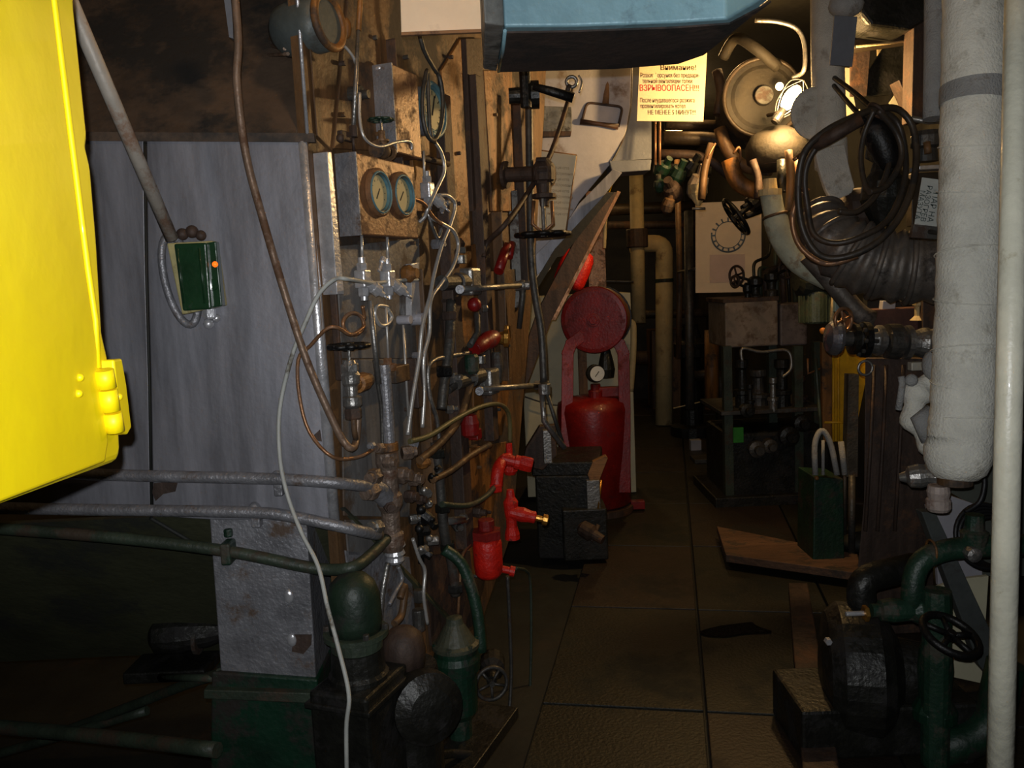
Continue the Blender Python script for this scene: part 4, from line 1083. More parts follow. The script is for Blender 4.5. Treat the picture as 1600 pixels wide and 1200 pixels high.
for i, (du, dv) in enumerate([(-12, -3), (11, 3)]):
    b = P(886 + du, 450 + dv, 5.2)
    A('roll', MB().lathe(b, ax, [(0, .02), (.012, .04), (.04, .052), (.12, .056), (.2, .052), (.235, .036), (.245, .015)], 18, True), redb, t)
A('strap', MB().tube([P(886, 458, 5.14), P(898, 424, 5.13), P(910, 388, 5.14)], .01, 8), black, t)
A('rope', MB().tube([P(908, 388, 5.2), P(907, 352, 5.25), P(918, 320, 5.3)], .006, 6), redp, t)
pipe('rope', 'yellowish rope hanging slantwise above the red float', 'rope', PL([(962, 272, 4.78), (940, 330, 5.0), (915, 388, 5.1)]), 3.5, ywall, 5, 6)
pipe('rope', 'short pale stick hanging beside the yellowish rope', 'stick', PL([(947, 320, 5.2), (944, 388, 5.2)]), 6, creamp, sp=False)
pipe('pipe', 'bent cream pipe right of the red reel', 'pipe', PL([(978, 503, 6.15), (988, 505, 6.15), (990, 520, 6.15), (989, 560, 6.15), (985, 612, 6.15)]), 10, creamp, 5)
ONE('post', dbox(918, 945, 300, 450, 5.9, .1), copper, 'brown post rising behind the red reel', 'post')
ONE('post', dbox(905, 918, 545, 640, 6.2, .06), rusto, 'orange brown batten seen between the red legs', 'post')

# dark box with vice at the foot of the red unit
dc = 4.9
t = T('tool_box', 'dark rusty topped steel box standing before the red unit', 'box', P(885, 850, dc))
A('box', dbox(838, 928, 742, 876, dc, .4, .01, yaw=.15), oily, t)
A('rusty_top', dbox(830, 936, 722, 744, dc - .03, .46, .008, yaw=.15), oily, t)
A('wooden_edge', dpoly([(918, 742), (926, 722), (947, 712), (950, 716), (936, 752), (922, 752)], dc - .06, .05, .003), wood, t)
A('side_post', dbox(917, 938, 750, 806, dc - .06, .06, .004), steel, t, 'pale galvanised corner')
A('rod', MB().tube(PL([(939, 750, dc - .05), (934, 800, dc - .05)]), .008, 8), brass, t)
ONE('plate', dpoly([(843, 666), (868, 664), (870, 712), (848, 735), (815, 728), (822, 700)], 4.6, .06, .005), rustd, 'brown tapered plate leaning above the dark box', 'plate')
ONE('post', dbox(849, 862, 672, 725, 4.55, .05, .003), steel, 'short galvanised post beside the tapered plate', 'post')
ONE('valve', MB().lathe(P(905, 822, 4.7), V((.6, -.4, -.3)), [(0, .02), (.02, .045), (.08, .05), (.1, .03), (.16, .025)], 14).tube(PL([(908, 830, 4.7), (925, 845, 4.7), (935, 820, 4.7)]), .012, 8), rustd, 'small rusty cock on the deck before the red unit', 'valve')
ONE('pedestal', dbox(880, 950, 795, 878, 4.85, .25, .01), oily, 'low dark pedestal between the box and the red unit', 'block')

# ---------------------------------------------------------------- far background pipes
cablem = mat('worn_brown_cable', (58, 50, 42), .45, 0, (34, 32, 30), .5, 12, 0, .15, 60, .35)
def fpipe(lab, l, px, m, name='pipe', cat='pipe', r=.1):
    pts = PL(l)
    return ONE(name, MB().tube(bent(pts, r), rad(px, pts[0]), 14), m, lab, cat)
t = T('steam_pipe', 'cream lagged pipe with an elbow and a green band reaching the floor', 'pipe', V((P(1038, 655, 9.3).x, P(1038, 655, 9.3).y, 0)))
bp = P(1037, 655, 9.3)
A('lagging', MB().tube(bent([P(985, 382, 9.3), P(1038, 380, 9.3), P(1038, 440, 9.3), V((bp.x, bp.y, 0))], .12), rad(27, bp), 16), creamp, t)
A('band', MB().cyl(P(1038, 441, 9.3), Z_, rad(29, bp), .04, 16), greend, t, 'green band')
t = T('steam_pipe', 'straight cream lagged pipe with a dark flange left of the elbow pipe', 'pipe', P(1000, 500, 9.0))
bq = P(1002, 505, 9.0)
A('lagging', MB().tube([P(994, 262, 9.0), P(998, 505, 9.0)], rad(22, bq), 16), creamp, t)
A('flange', MB().cyl(P(996, 387, 9.0), Z_, rad(34, bq), .2, 16), rustd, t)
fpipe('dark horizontal pipe behind the cream pipes, upper one', [(950, 328, 10.2), (1090, 322, 10.2)], 18, duct)
fpipe('dark horizontal pipe behind the cream pipes, lower one', [(950, 352, 10.2), (1120, 350, 10.2)], 12, rustd)
fpipe('dull horizontal pipe under the tan notice board', [(950, 492, 10.3), (1150, 488, 10.3)], 14, duct)
fpipe('thin brown pipe standing between cream pipe and board', [(1058, 250, 8.0), (1062, 440, 8.0), (1060, 560, 8.0)], 9, rustp)
fpipe('dark upright channel at the edge of the tan board', [(1076, 330, 7.0), (1078, 640, 7.0)], 14, steeld)
fpipe('low dull pipe running along the far wall', [(960, 560, 10.8), (1160, 556, 10.8)], 22, rustd)
fpipe('orange brown pipe standing behind the grubby tank', [(1112, 516, 7.4), (1112, 640, 7.4)], 22, rusto)
t = T('far_pump', 'dim dark pump column beyond the gangway', 'pump', V((P(1080, 650, 8.6).x, P(1080, 650, 8.6).y, 0)))
fb = P(1080, 600, 8.6)
A('column', MB().lathe(V((fb.x, fb.y, 0)), Z_, [(0, .22), (.1, .22), (.12, .12), (.8, .1), (.82, .17), (.95, .17), (1.0, .1), (1.15, .08)], 18), oily, t)
A('side_pipe', MB().tube(bent([fb + V((.0, -.1, .1)), fb + V((.28, -.1, .1)), fb + V((.28, -.1, -.6))], .1), .06, 12), duct, t)
A('wheel', MB().torus(fb + Z_ * .5, V((.4, -1, .2)), .11, .014), black, t)
t = T('far_cabinet', 'dim orange brown cabinet at the end of the gangway', 'cabinet', V((P(1110, 650, 10.5).x, 10.4, 0)))
A('body', dbox(1020, 1085, 515, 668, 10.4, .4, .01), rustp, t)
ONE('rope', MB().tube(PL([(1052, 638, 7.4), (1095, 628, 7.4)]), .006, 6), creamp, 'thin pale line near the deck at the far pump', 'rope')

# ---------------------------------------------------------------- machine frame right of the gangway
dm = 5.9
mg = G(1210, 760)
t = T('machine_frame', 'tall dark machine frame with a grubby grey tank on top', 'machine', V((P(1205, 700, dm).x, P(1205, 700, dm).y + .3, 0)))
A('tank', dbox(1133, 1216, 470, 542, dm, .5, .012), greyt, t, 'grubby grey tank')
A('tank', dbox(1219, 1262, 474, 540, dm + .03, .45, .012), mat('dull_violet_tank', (96, 88, 88), .55, .1, (60, 50, 46), .5, 8, 0, .25, 50, .3), t)
A('tank_rim', dbox(1130, 1218, 465, 472, dm - .02, .52, .004), rustd, t)
for u in (1136, 1206, 1246, 1276):
    q = P(u, 600, dm + (.35 if u in (1206, 1276) else .0))
    A('leg', MB().obox(V((q.x, q.y, P(u, 540, dm).z / 2)), (X_, Y_, Z_), (.03, .03, P(u, 540, dm).z / 2)), greenp, t)
zs = P(1200, 642, dm).z
cb = P(1205, 642, dm)
A('shelf', MB().obox(V((cb.x, cb.y + .3, zs)), (X_, Y_, Z_), (.36, .33, .015), .004), steeld, t)
A('lower_body', MB().obox(V((cb.x + .05, cb.y + .3, .28)), (X_, Y_, Z_), (.38, .3, .24), .03), oily, t)
A('plinth', MB().obox(V((cb.x, cb.y + .3, .03)), (X_, Y_, Z_), (.42, .36, .04), .01), oily, t)
for i, (u, v0, v1, w_, dd_) in enumerate([(1160, 560, 640, 22, .12), (1185, 575, 640, 30, .2), (1222, 560, 640, 26, .1), (1250, 585, 640, 20, .25), (1208, 590, 642, 14, .0), (1172, 600, 642, 12, .0)]):
    b = P(u, v1, dm + dd_); h_ = (v1 - v0) / F * dm
    r_ = w_ / 2 / F * dm
    A('cylinder_head', MB().lathe(b, Z_, [(0, r_), (h_ * .3, r_), (h_ * .32, r_ * 1.25), (h_ * .4, r_ * 1.25), (h_ * .42, r_ * .7), (h_ * .8, r_ * .6), (h_ * .85, r_ * .9), (h_, r_ * .9)], 14), [oily, steeld, oily, rustd, steel, oily][i], t)
A('tube', MB().tube(spline(PL([(1160, 565, dm), (1160, 545, dm), (1190, 550, dm), (1230, 548, dm), (1236, 575, dm), (1222, 590, dm)]), 5), .012, 8), steel, t)
A('bracket', MB().tube(PL([(1262, 560, dm), (1262, 584, dm), (1285, 575, dm)]), .01, 6), copper, t)
A('nameplate', dbox(1146, 1162, 668, 692, dm - .02, .02, .002), mat('bright_green_paint', (46, 130, 40), .5, 0, None, 0, 8, 0, .1, 50, .2), t, 'bright green patch')
for u, v, r_ in [(1180, 700, .06), (1200, 695, .05), (1230, 680, .07), (1165, 640, .05), (1250, 660, .06)]:
    A('fitting', MB().lathe(P(u, v, dm - .0), -Y_, [(0, r_), (.06, r_), (.07, r_ * .5), (.12, r_ * .5)], 14), oily if u % 20 else steeld, t)
# valves standing on the tank
for i, (u, v, du, s, lab) in enumerate([(1180, 448, -12, .05, 'dark valve with a small wheel standing on the grubby tank'), (1168, 458, -8, .03, 'smaller dark valve left on the grubby tank rim'), (1205, 440, 10, .05, 'dark valve between the tanks under the green drum')]):
    q = P(u, v + 14, dm + .1)
    t = T('globe_valve', lab, 'valve', q)
    A('body', MB().lathe(q - Z_ * .04, Z_, [(0, s), (.04, s), (.05, s * .6), (.1, s * .7), (.12, s * 1.1), (.16, s * 1.1), (.18, s * .5)], 14), oily, t)
    A('spindle', MB().tube([q + Z_ * .1, q + Z_ * .14 + X_ * du * .01], .01, 8), black, t)
    wheel(t, q + Z_ * .15 + X_ * du * .011, X_ * -1 + Y_ * -.6, s * 1.35, .009, rustd, 4)
t = T('pipe_cluster', 'tangle of thin dark pipes over the grubby tank', 'pipe', P(1210, 470, dm + .2))
for i in range(9):
    u = 1180 + i * 9
    A('thin_pipe', MB().tube(bent(PL([(u, 472, dm + .2), (u - 3, 410 + (i * 37) % 30, dm + .2), (u + 22, 400 + (i * 23) % 30, dm + .3), (u + 24, 370, dm + .3)]), .05), .012 + .004 * (i % 3), 8), [oily, greenp, rustd][i % 3], t)

# dark green drum with ribbed motor below
dg = 4.6
t = T('finned_motor', 'ribbed greenish motor under a dark drum', 'motor', P(1270, 500, dg))
A('drum', MB().lathe(P(1243, 432, dg + .1), X_, [(0, .08), (.02, .12), (.06, .13), (.14, .13), (.19, .11), (.2, .05)], 20), mat('dark_green_drum', (36, 40, 32), .6, 0, (28, 28, 24), .5, 8, 0, .3, 50, .3), t)
A('core', MB().cyl(P(1274, 505, dg + .1), Z_, .07, .18, 20), greenp, t)
for i in range(12):
    a = PI * (.02 + i / 11 * .96)
    q = P(1274, 482, dg + .1) + V((math.cos(a) * .08, -math.sin(a) * .06, 0))
    A('fin', MB().obox(q, (V((math.cos(a), -math.sin(a), 0)), V((math.sin(a), math.cos(a), 0)), Z_), (.018, .003, .075)), greenp, t)
A('neck', MB().tube(PL([(1300, 420, dg - .1), (1303, 450, dg - .1), (1298, 520, dg - .1)]), .012, 8), creamp, t)
ONE('plate', dbox(1305, 1326, 455, 487, 4.3, .03, .003), mat('blue_label', (78, 104, 122), .6, 0, (60, 70, 74), .4, 14, 0, .1, 60, .15), 'small blue plate beside the ribbed motor', 'plate')

# yellow painted panel, grey post, green box, hanging hoses
t = T('panel', 'yellow painted panel seen through the machinery', 'panel', P(1320, 690, 5.1))
A('sheet', dpoly([(1284, 540), (1358, 540), (1352, 600), (1334, 690), (1286, 690)], 5.1, .03, .003), ywall, t)
A('edge_band', dpoly([(1284, 535), (1300, 540), (1300, 690), (1286, 690)], 5.07, .03), rusto, t)
for u in (1302, 1310): A('rib', MB().tube(PL([(u, 540, 5.08), (u, 690, 5.08)]), .008, 6), ywall, t)
A('crossbar', MB().tube(PL([(1288, 660, 5.06), (1336, 660, 5.06)]), .007, 6), ywall, t)
ONE('post', dpoly([(1326, 585), (1342, 585), (1340, 745), (1322, 745)], 4.7, .06), steeld, 'dark grey square post before the yellow panel', 'post')
t = T('locker_box', 'small dark green steel box on the deck right of the gangway', 'box', V((P(1295, 830, 4.5).x, P(1295, 830, 4.5).y + .1, 0)))
A('box', MB().prism([P(1272, 745, 4.5), P(1318, 748, 4.5), V((P(1320, 860, 4.5).x, P(1320, 860, 4.5).y, .0)), V((P(1270, 856, 4.5).x, P(1270, 856, 4.5).y, 0))], Y_ * .25, .006), greend, t)
A('lamp_lens', MB().ball(P(1276, 747, 4.48), .012), rusto, t)
fpipe('bent pale hose loop hanging over the small green box', [(1274, 742, 4.45), (1272, 690, 4.45), (1284, 668, 4.45), (1298, 690, 4.45), (1308, 742, 4.45)], 9, lagg, 'hose', 'hose', .08)
fpipe('short pale pipe stub beside the hose loop', [(1286, 742, 4.5), (1286, 688, 4.5)], 5, lagg, 'pipe')
fpipe('second pale stub leaning right of the hose loop', [(1320, 742, 4.5), (1314, 690, 4.5)], 9, lagg, 'pipe')
fpipe('thin grey wires hanging left of the yellow panel', [(1274, 560, 4.9), (1278, 610, 4.9), (1284, 690, 4.9)], 5, greenp, 'cable', 'cable')

# long flanged horizontal line
dl = 3.6
t = T('flanged_line', 'horizontal steel pipe line of flanges running to the lagged pipe', 'pipe', P(1400, 535, dl))
xa = (P(1475, 536, dl) - P(1300, 530, dl)).normalized()
def lx(u): return P(u, 528 + (u - 1300) * .06, dl)
def lz(name, u0, segs, m, n=20, lb=None):
    k = dl / F
    A(name, MB().lathe(lx(u0), xa, [(a * k, b * k) for a, b in segs], n), m, t, lb)
lz('dome', 1290, [(0, 6), (4, 22), (10, 27), (16, 28), (22, 25), (26, 14)], mat('shiny_steel', (170, 172, 184), .25, .85, (90, 80, 70), .2, 18, 0, .2, 60, .2), 24, 'shiny round steel cap')
lz('tube', 1312, [(0, 12), (160, 12)], steeld)
lz('flange', 1330, [(0, 24), (8, 24)], oily)
lz('flange', 1346, [(0, 28), (9, 28)], black)
lz('sleeve', 1358, [(0, 18), (10, 20), (12, 24), (18, 24), (19, 16), (24, 16)], steel)
lz('sleeve', 1384, [(0, 27), (20, 28), (22, 22), (26, 22)], steeld)
lz('flange', 1412, [(0, 26), (8, 27), (9, 18), (20, 20), (30, 24), (36, 24)], steel)
lz('flange', 1448, [(0, 22), (12, 24), (13, 16), (30, 16)], silver_w)
for i in range(8):
    a = i * PI / 4
    b1, b2, _ = basis(xa)
    q = lx(1352) + (b1 * math.cos(a) + b2 * math.sin(a)) * 23 * dl / F
    A('bolt', MB().hexn(q - xa * .03, xa, .010, .06), steeld, t)
A('lower_bolt', MB().torus(P(1352, 575, dl - .05), Y_, .03, .006), steel, t)
wheel(t, P(1318, 500, dl - .03), Y_ * -1 + X_ * .5, .05, .008, copper, 4)
A('square_nut', MB().obox(P(1430, 572, dl - .05), (X_, Y_, Z_), (.025, .02, .018), .004), mat('pale_nut', (190, 186, 172), .5, .2, (130, 110, 90), .3, 20, 0, .2, 60, .1), t)
ONE('knob', MB().ball(P(1286, 517, 4.2), .017).cyl(P(1286, 517, 4.2), X_, .008, .12, 8), mat('orange_knob', (230, 140, 50), .5, 0, None, 0, 8, 0, 0), 'small orange knob left of the shiny steel cap', 'knob')

# rusty columns and plates under and behind the flanged line
t = T('pedestal', 'rusty brown steel pedestal under the flanged line', 'pedestal', V((P(1400, 700, 3.66).x, P(1400, 700, 3.66).y + .2, 0)))
q = P(1400, 700, 3.66)
A('web', MB().prism([P(1352, 560, 3.66), P(1442, 560, 3.66), P(1455, 780, 3.66), V((P(1470, 800, 3.66).x, q.y, 0)), V((P(1336, 800, 3.66).x, q.y, 0)), P(1350, 780, 3.66)], Y_ * .04 + X_ * .02, .004), rustd, t)
for u in (1366, 1385, 1412): A('rib', MB().tube([P(u, 570, 3.64), P(u - 6, 700, 3.64), P(u - 14, 830, 3.62)], .008, 6), rustd, t)
A('top_plate', dbox(1340, 1470, 482, 520, 4.0, .2, .004), mat('red_brown_plate', (84, 56, 48), .6, .1, (60, 44, 38), .4, 8, 0, .2, 60, .25), t)
t = T('frame', 'dark window like steel frame with pale and green fittings behind the line', 'frame', P(1400, 500, 4.1))
A('back', dbox(1355, 1470, 462, 505, 4.12, .05), darkb, t)
A('pale_block', dpoly([(1380, 470), (1400, 470), (1398, 498), (1372, 498), (1378, 488)], 4.0, .04, .003), greyp, t)
A('green_stub', MB().lathe(P(1436, 500, 3.85), Z_, [(0, .04), (.02, .02), (.06, .02), (.07, .03), (.1, .03), (.11, .015)], 14), creamp, t)
A('side_plate', dbox(1442, 1475, 465, 540, 3.8, .05, .003), rustd, t)

# bellows duct
db = 3.5
cl = spline(PL([(1285, 330, db + .15), (1300, 372, db + .05), (1350, 405, db), (1420, 418, db - .05), (1500, 414, db - .1)]), 12)
rs = []
for i in range(len(cl)):
    k = i / (len(cl) - 1)
    rs.append((.085 + .06 * min(1, k * 2.2)) * (1 + .07 * math.sin(i * 1.57)))
t = T('bellows_duct', 'large sooty ribbed duct bending behind the lagged pipe', 'duct', P(1400, 460, db))
A('duct', MB().tube(cl, rs, 24), bellm, t)
for i in (12, 20, 28, 36, 42):
    A('ring', MB().torus(cl[i], (cl[i + 1] - cl[i - 1]), rs[i] * 1.02, .012, 28, 8), bellm, t)
A('drip_bolt', MB().hexn(P(1415, 465, db - .1), X_, .012, .05), silver_b, t)
# pale elbow at the left of the coil
t = T('lagged_elbow', 'pale greenish lagged pipe curving under the lamp', 'pipe', P(1220, 420, 4.0))
A('lagging', MB().tube(spline(PL([(1204, 302, 4.0), (1209, 330, 4.0), (1222, 372, 4.0), (1250, 410, 4.0), (1296, 436, 4.0)]), 6), [.05] * 8 + [.058] * 17, 16), mat('greenish_lagging', (168, 170, 150), .75, 0, (130, 104, 76), .45, 8, 0, .5, 60, .2), t)
A('band', MB().torus(P(1211, 337, 4.0), (P(1215, 352, 4.0) - P(1208, 325, 4.0)), .056, .007), rustp, t)
A('collar', MB().lathe(P(1203, 306, 4.0), Z_, [(0, .055), (.03, .055), (.031, .035), (.08, .03)], 14), creamp, t)
fpipe('grey conduit slanting down under the copper lit cable', [(1262, 398, 3.9), (1300, 440, 3.9), (1340, 490, 3.9), (1362, 500, 3.9)], 30, bellm, 'pipe')

# sign on the lagged pipe side
t = T('name_plate', 'small white plate with upright dark Russian letters beside the lagged pipe', 'sign', P(1448, 345, 2.75))
A('plate', dpoly([(1441, 277), (1472, 281), (1464, 356), (1429, 351)], 2.75, .004, .001), mat('grubby_white_plate', (170, 172, 166), .6, 0, (130, 130, 124), .4, 16, 0, .1, 60, .1), t)
A('bracket', dpoly([(1428, 350), (1466, 354), (1464, 374), (1424, 371)], 2.76, .02, .002), steeld, t)
cn_ = face([(1441, 277), (1472, 281), (1464, 356), (1429, 351)], 2.75)
rd = (P(1448, 345, 2.7) - P(1456, 290, 2.7)); rd = V((rd.x, 0, rd.z)).normalized()
ru = Y_.cross(rd); ru = ru if ru.x > 0 else -ru
for s_, u, v, px in [('ПАР НА', 1457, 324, 13), ('РАЗОГРЕВ', 1447, 318, 11.5), ('МАЗУТА', 1437, 320, 11.5)]:
    A('lettering', MB().text(s_, on(u, v, cn_), rd, ru, px / F * 2.75, .95), mat('dark_green_ink', (30, 48, 44), .6, bump=0), t)

# ---------------------------------------------------------------- hanging cable coil
dk = 3.25
loops = [
    ([(1372, 170), (1405, 172), (1428, 205), (1430, 270), (1408, 335), (1368, 380), (1318, 402), (1280, 398), (1255, 360), (1247, 300), (1256, 240), (1290, 205), (1340, 180)], 0, .0135, cablem),
    ([(1370, 176), (1398, 186), (1412, 222), (1414, 280), (1390, 340), (1350, 368), (1305, 380), (1272, 366), (1262, 325), (1258, 270), (1278, 228), (1325, 196)], .05, .012, cablem),
    ([(1368, 172), (1385, 200), (1390, 250), (1372, 300), (1340, 330), (1310, 330)], .02, .011, cablem),
    ([(1366, 172), (1350, 210), (1345, 250), (1352, 290), (1362, 300)], -.02, .011, cablem),
    ([(1372, 172), (1402, 210), (1408, 250), (1385, 290), (1358, 300)], -.03, .012, cablem),
    ([(1252, 300), (1238, 340), (1250, 385), (1290, 412), (1340, 400)], .03, .011, copper),  # copper colour stands for warm lamplight on the dark cable
]
t = T('cable_coil', 'big loose coil of thick dark cable hanging beside the lagged pipe', 'cable', P(1340, 405, dk))
for i, (l, o, r, m) in enumerate(loops):
    pts = [P(u, v, dk + o + .04 * math.sin(j)) for j, (u, v) in enumerate(l)]
    A('loop', MB().tube(spline(pts, 6, closed=i < 2), r, 10, closed=i < 2), m, t)
A('tie', MB().torus(P(1370, 173, dk), X_ + Z_, .035, .008), rustd, t)
A('bundle', MB().tube(spline(PL([(1352, 190, dk + .08), (1375, 215, dk + .08), (1392, 262, dk + .08)]), 5), [.03, .04, .05, .055, .06, .06, .06, .055, .05, .04, .03], 12), black, t)
for l, px, lab, m in [
    ([(1304, 122, 3.6), (1335, 145, 3.4), (1365, 172, 3.25)], 8, 'straight dark cable running up from the coil to the pillar', black),
    ([(1303, 134, 3.6), (1325, 160, 3.4), (1352, 190, 3.25)], 7, 'second dark cable just below the one from coil to pillar', black),
]:
    pipe('cable', lab, 'cable', PL(l), px, m, 5)
t = T('handle_bar', 'dark bar lever reaching from the lamp over to the coil', 'lever', P(1300, 220, 3.4))
A('bar', MB().tube(PL([(1248, 244, 3.45), (1290, 218, 3.2), (1346, 186, 3.15)]), [.014, .026, .026], 10), rustd, t)
A('tip', MB().tube(PL([(1240, 250, 3.45), (1256, 240, 3.45)]), .008, 8), copper, t)
ONE('valve_block', MB().lathe(P(1384, 330, 3.45), Z_, [(-.06, .05), (0, .08), (.05, .1), (.12, .09), (.16, .06), (.2, .05), (.22, .08), (.3, .07)], 16), oily, 'dark machine block seen inside the hanging coil', 'machine')
ONE('valve_block', MB().lathe(P(1320, 330, 3.7), X_, [(-.02, .04), (.0, .09), (.06, .1), (.12, .1), (.14, .05), (.2, .05)], 16), rustd, 'brown round fitting low inside the hanging coil', 'machine')
t = T('indicator', 'grey bracketed fitting between coil and lagged pipe', 'machine', P(1445, 250, 3.3))
A('frame', MB().tube(PL([(1422, 185, 3.3), (1450, 190, 3.3), (1478, 188, 3.3)]), .012, 8), steel, t)
A('drum', MB().lathe(P(1448, 205, 3.35), -Z_, [(0, .05), (.02, .06), (.06, .06), (.07, .04), (.12, .045)], 16), steeld, t)
A('rim', MB().obox(P(1452, 263, 3.3), (X_, Y_, Z_), (.06, .04, .008), .003), silver_b, t)
A('red_stub', MB().tube(PL([(1448, 222, 3.28), (1450, 240, 3.28)]), .014, 8), rustp, t)
A('back', dbox(1425, 1475, 270, 352, 3.5, .05, .003), duct, t)

# ---------------------------------------------------------------- pillar, cloth, hanging plate, frame, lamp
dp = 3.7
lagp = mat('pale_pillar_lagging', (186, 182, 172), .85, 0, (150, 142, 130), .4, 9, 0, .5, 160, .12)
pb_ = P(1297, 255, dp)
t = T('lagged_pillar', 'grey cloth lagged upright pipe in front of the lamp', 'pipe', P(1297, 290, dp))
A('lagging', MB().tube([P(1291, -80, dp), P(1293, 100, dp), P(1296, 190, dp), P(1299, 262, dp)], rad(50, pb_), 18), lagp, t)
A('cloth_end', dpoly([(1273, 232), (1320, 225), (1328, 262), (1336, 292), (1330, 303), (1300, 315), (1290, 296), (1279, 262)], dp - .07, .03, .006), lagp, t, 'drooping cloth end')
A('disc', MB().lathe(P(1274, 178, dp - .0), V((.1, -1, .0)), [(-.02, .09), (0, .115), (.01, .115), (.02, .1), (.03, .02)], 28), lagp, t)
A('rust_edge', MB().tube(PL([(1303, 0, dp - .06), (1303, 40, dp - .06), (1303, 100, dp - .06)]), .009, 6), rusto, t)
ONE('plate', dpoly([(1304, 24), (1340, 26), (1332, 104), (1297, 101)], 3.5, .01, .002), greyb, 'blue grey rectangular plate tied to the lagged pillar', 'plate')
ONE('block', MB().ball(P(1322, 8, 3.55), .075, (1, .8, .7)), lagg, 'grey lagged lump above the blue grey plate', 'lagging')
t = T('overhead_frame', 'rusty overhead steel frame with slanting plates by the lamp', 'frame', P(1390, 180, 4.0))
A('beam', dpoly([(1332, 62), (1432, 44), (1432, 62), (1336, 76)], 4.0, .1, .004), duct, t)
A('post', dpoly([(1428, 30), (1448, 30), (1446, 190), (1424, 190)], 3.9, .1, .004), rustd, t)
A('post', dpoly([(1404, 125), (1440, 120), (1446, 188), (1432, 190)], 4.05, .1, .004), rustd, t)
A('hood', dpoly([(1338, -60), (1452, -60), (1450, 30), (1420, 48), (1360, 40), (1344, 20)], 3.8, .3, .02), oily, t)
A('lit_batten', MB().tube(PL([(1338, 73, 3.98), (1422, 64, 3.98)]), .006, 6), creamp, t)
A('slant_plate', dpoly([(1330, 78), (1360, 74), (1354, 150), (1330, 150)], 4.3, .02), rustd, t)
A('slant_plate', dpoly([(1372, 72), (1384, 70), (1382, 118), (1374, 120)], 4.5, .02), creamp, t)
A('slant_plate', dpoly([(1410, 65), (1427, 62), (1427, 82), (1408, 96)], 4.5, .02), creamp, t)
A('dark_flap', dpoly([(1384, 70), (1412, 66), (1432, 86), (1432, 122), (1390, 148), (1345, 152), (1350, 120)], 4.35, .02), oily, t)
A('lit_plate', dpoly([(1391, 160), (1406, 138), (1430, 126), (1432, 160), (1424, 178), (1400, 172)], 4.45, .02), creamw, t)
t = T('baffle', 'cream painted curved plate brightly lit beside the lamp', 'plate', P(1325, 205, 4.55))
A('plate', dpoly([(1290, 104), (1332, 106), (1334, 150), (1340, 182), (1318, 198), (1303, 206), (1308, 190), (1314, 168), (1312, 148), (1298, 125)], 4.5, .02, .002), creamw, t)
A('strip', dpoly([(1344, 170), (1346, 178), (1328, 194), (1320, 190)], 4.4, .03, .002), creamw, t)
fpipe('tall grey lagged pipe left of the thick white one', [(1462, -80, 3.0), (1462, 60, 3.0), (1460, 186, 3.0)], 34, lagg, 'pipe')

# the lamp: bulb in a wire guard
t = T('bulkhead_lamp', 'bare glowing bulb in a wire guard before the big round drum', 'lamp', P(1238, 175, 4.15))
bc = P(1236, 153, 4.2); bd_ = (P(1252, 128, 4.2) - P(1222, 172, 4.2)).normalized()
A('bulb', MB().ball(bc, .038, (1, 1, 1.9), (basis(bd_)[0], basis(bd_)[1], bd_)), bulbm, t, 'glowing bulb')
A('socket', MB().lathe(bc - bd_ * .07, -bd_, [(0, .02), (.03, .026), (.07, .026), (.08, .02)], 14), black, t)
for i in range(4):
    a = i * PI / 2 + .5
    b1, b2, _ = basis(bd_)
    o_ = b1 * math.cos(a) + b2 * math.sin(a)
    A('guard_wire', MB().tube(spline([bc - bd_ * .1 + o_ * .03, bc - bd_ * .03 + o_ * .07, bc + bd_ * .05 + o_ * .07, bc + bd_ * .11], 5), .0025, 5), steel, t)
A('second_bulb', MB().ball(P(1218, 135, 4.35), .02), bulbm, t)
A('bracket', MB().tube(PL([(1200, 180, 4.4), (1212, 178, 4.3), (1222, 176, 4.2)]), .01, 8), rustd, t)
pipe('tube', 'thin bent tube arching over the round drum', 'tube', PL([(1180, 32, 4.2), (1215, 34, 4.2), (1245, 45, 4.2), (1257, 70, 4.2), (1256, 110, 4.2), (1240, 120, 4.3)]), 7, steel, 5)
drumm = mat('dull_olive_drum', (44, 38, 28), .75, 0, (32, 28, 22), .5, 7, 0, .3, 50, .3)
t = T('blower_drum', 'big dull round drum behind the glowing bulb', 'drum', P(1190, 215, 4.6))
ct = P(1192, 152, 4.5)
ad = (V((.12, 1, -.05))).normalized()
A('shell', MB().lathe(ct, ad, [(0, .195), (.015, .21), (.35, .21), (.36, .18)], 40), drumm, t)
A('face', MB().lathe(ct - ad * .012, ad, [(0, .07), (.004, .15), (.02, .19)], 40), drumm, t)
A('rim', MB().torus(ct, ad, .205, .012, 40), duct, t)
A('hub', MB().cyl(ct - ad * .05, ad, .05, .06, 18), steeld, t)
A('inlet', MB().tube(spline(PL([(1215, 105, 4.45), (1180, 75, 4.4), (1150, 60, 4.5), (1130, 90, 4.6)]), 5), .03, 12), drumm, t)
t = T('blower_drum', 'smaller rounded housing under the glowing bulb', 'drum', P(1215, 260, 4.4))
A('shell', MB().lathe(P(1213, 205, 4.35), -Z_, [(-.02, .06), (.02, .13), (.08, .16), (.16, .15), (.2, .09)], 28, True), drumm, t)
A('base_flange', MB().cyl(P(1213, 258, 4.35), Z_, .11, .02, 24), rustd, t)
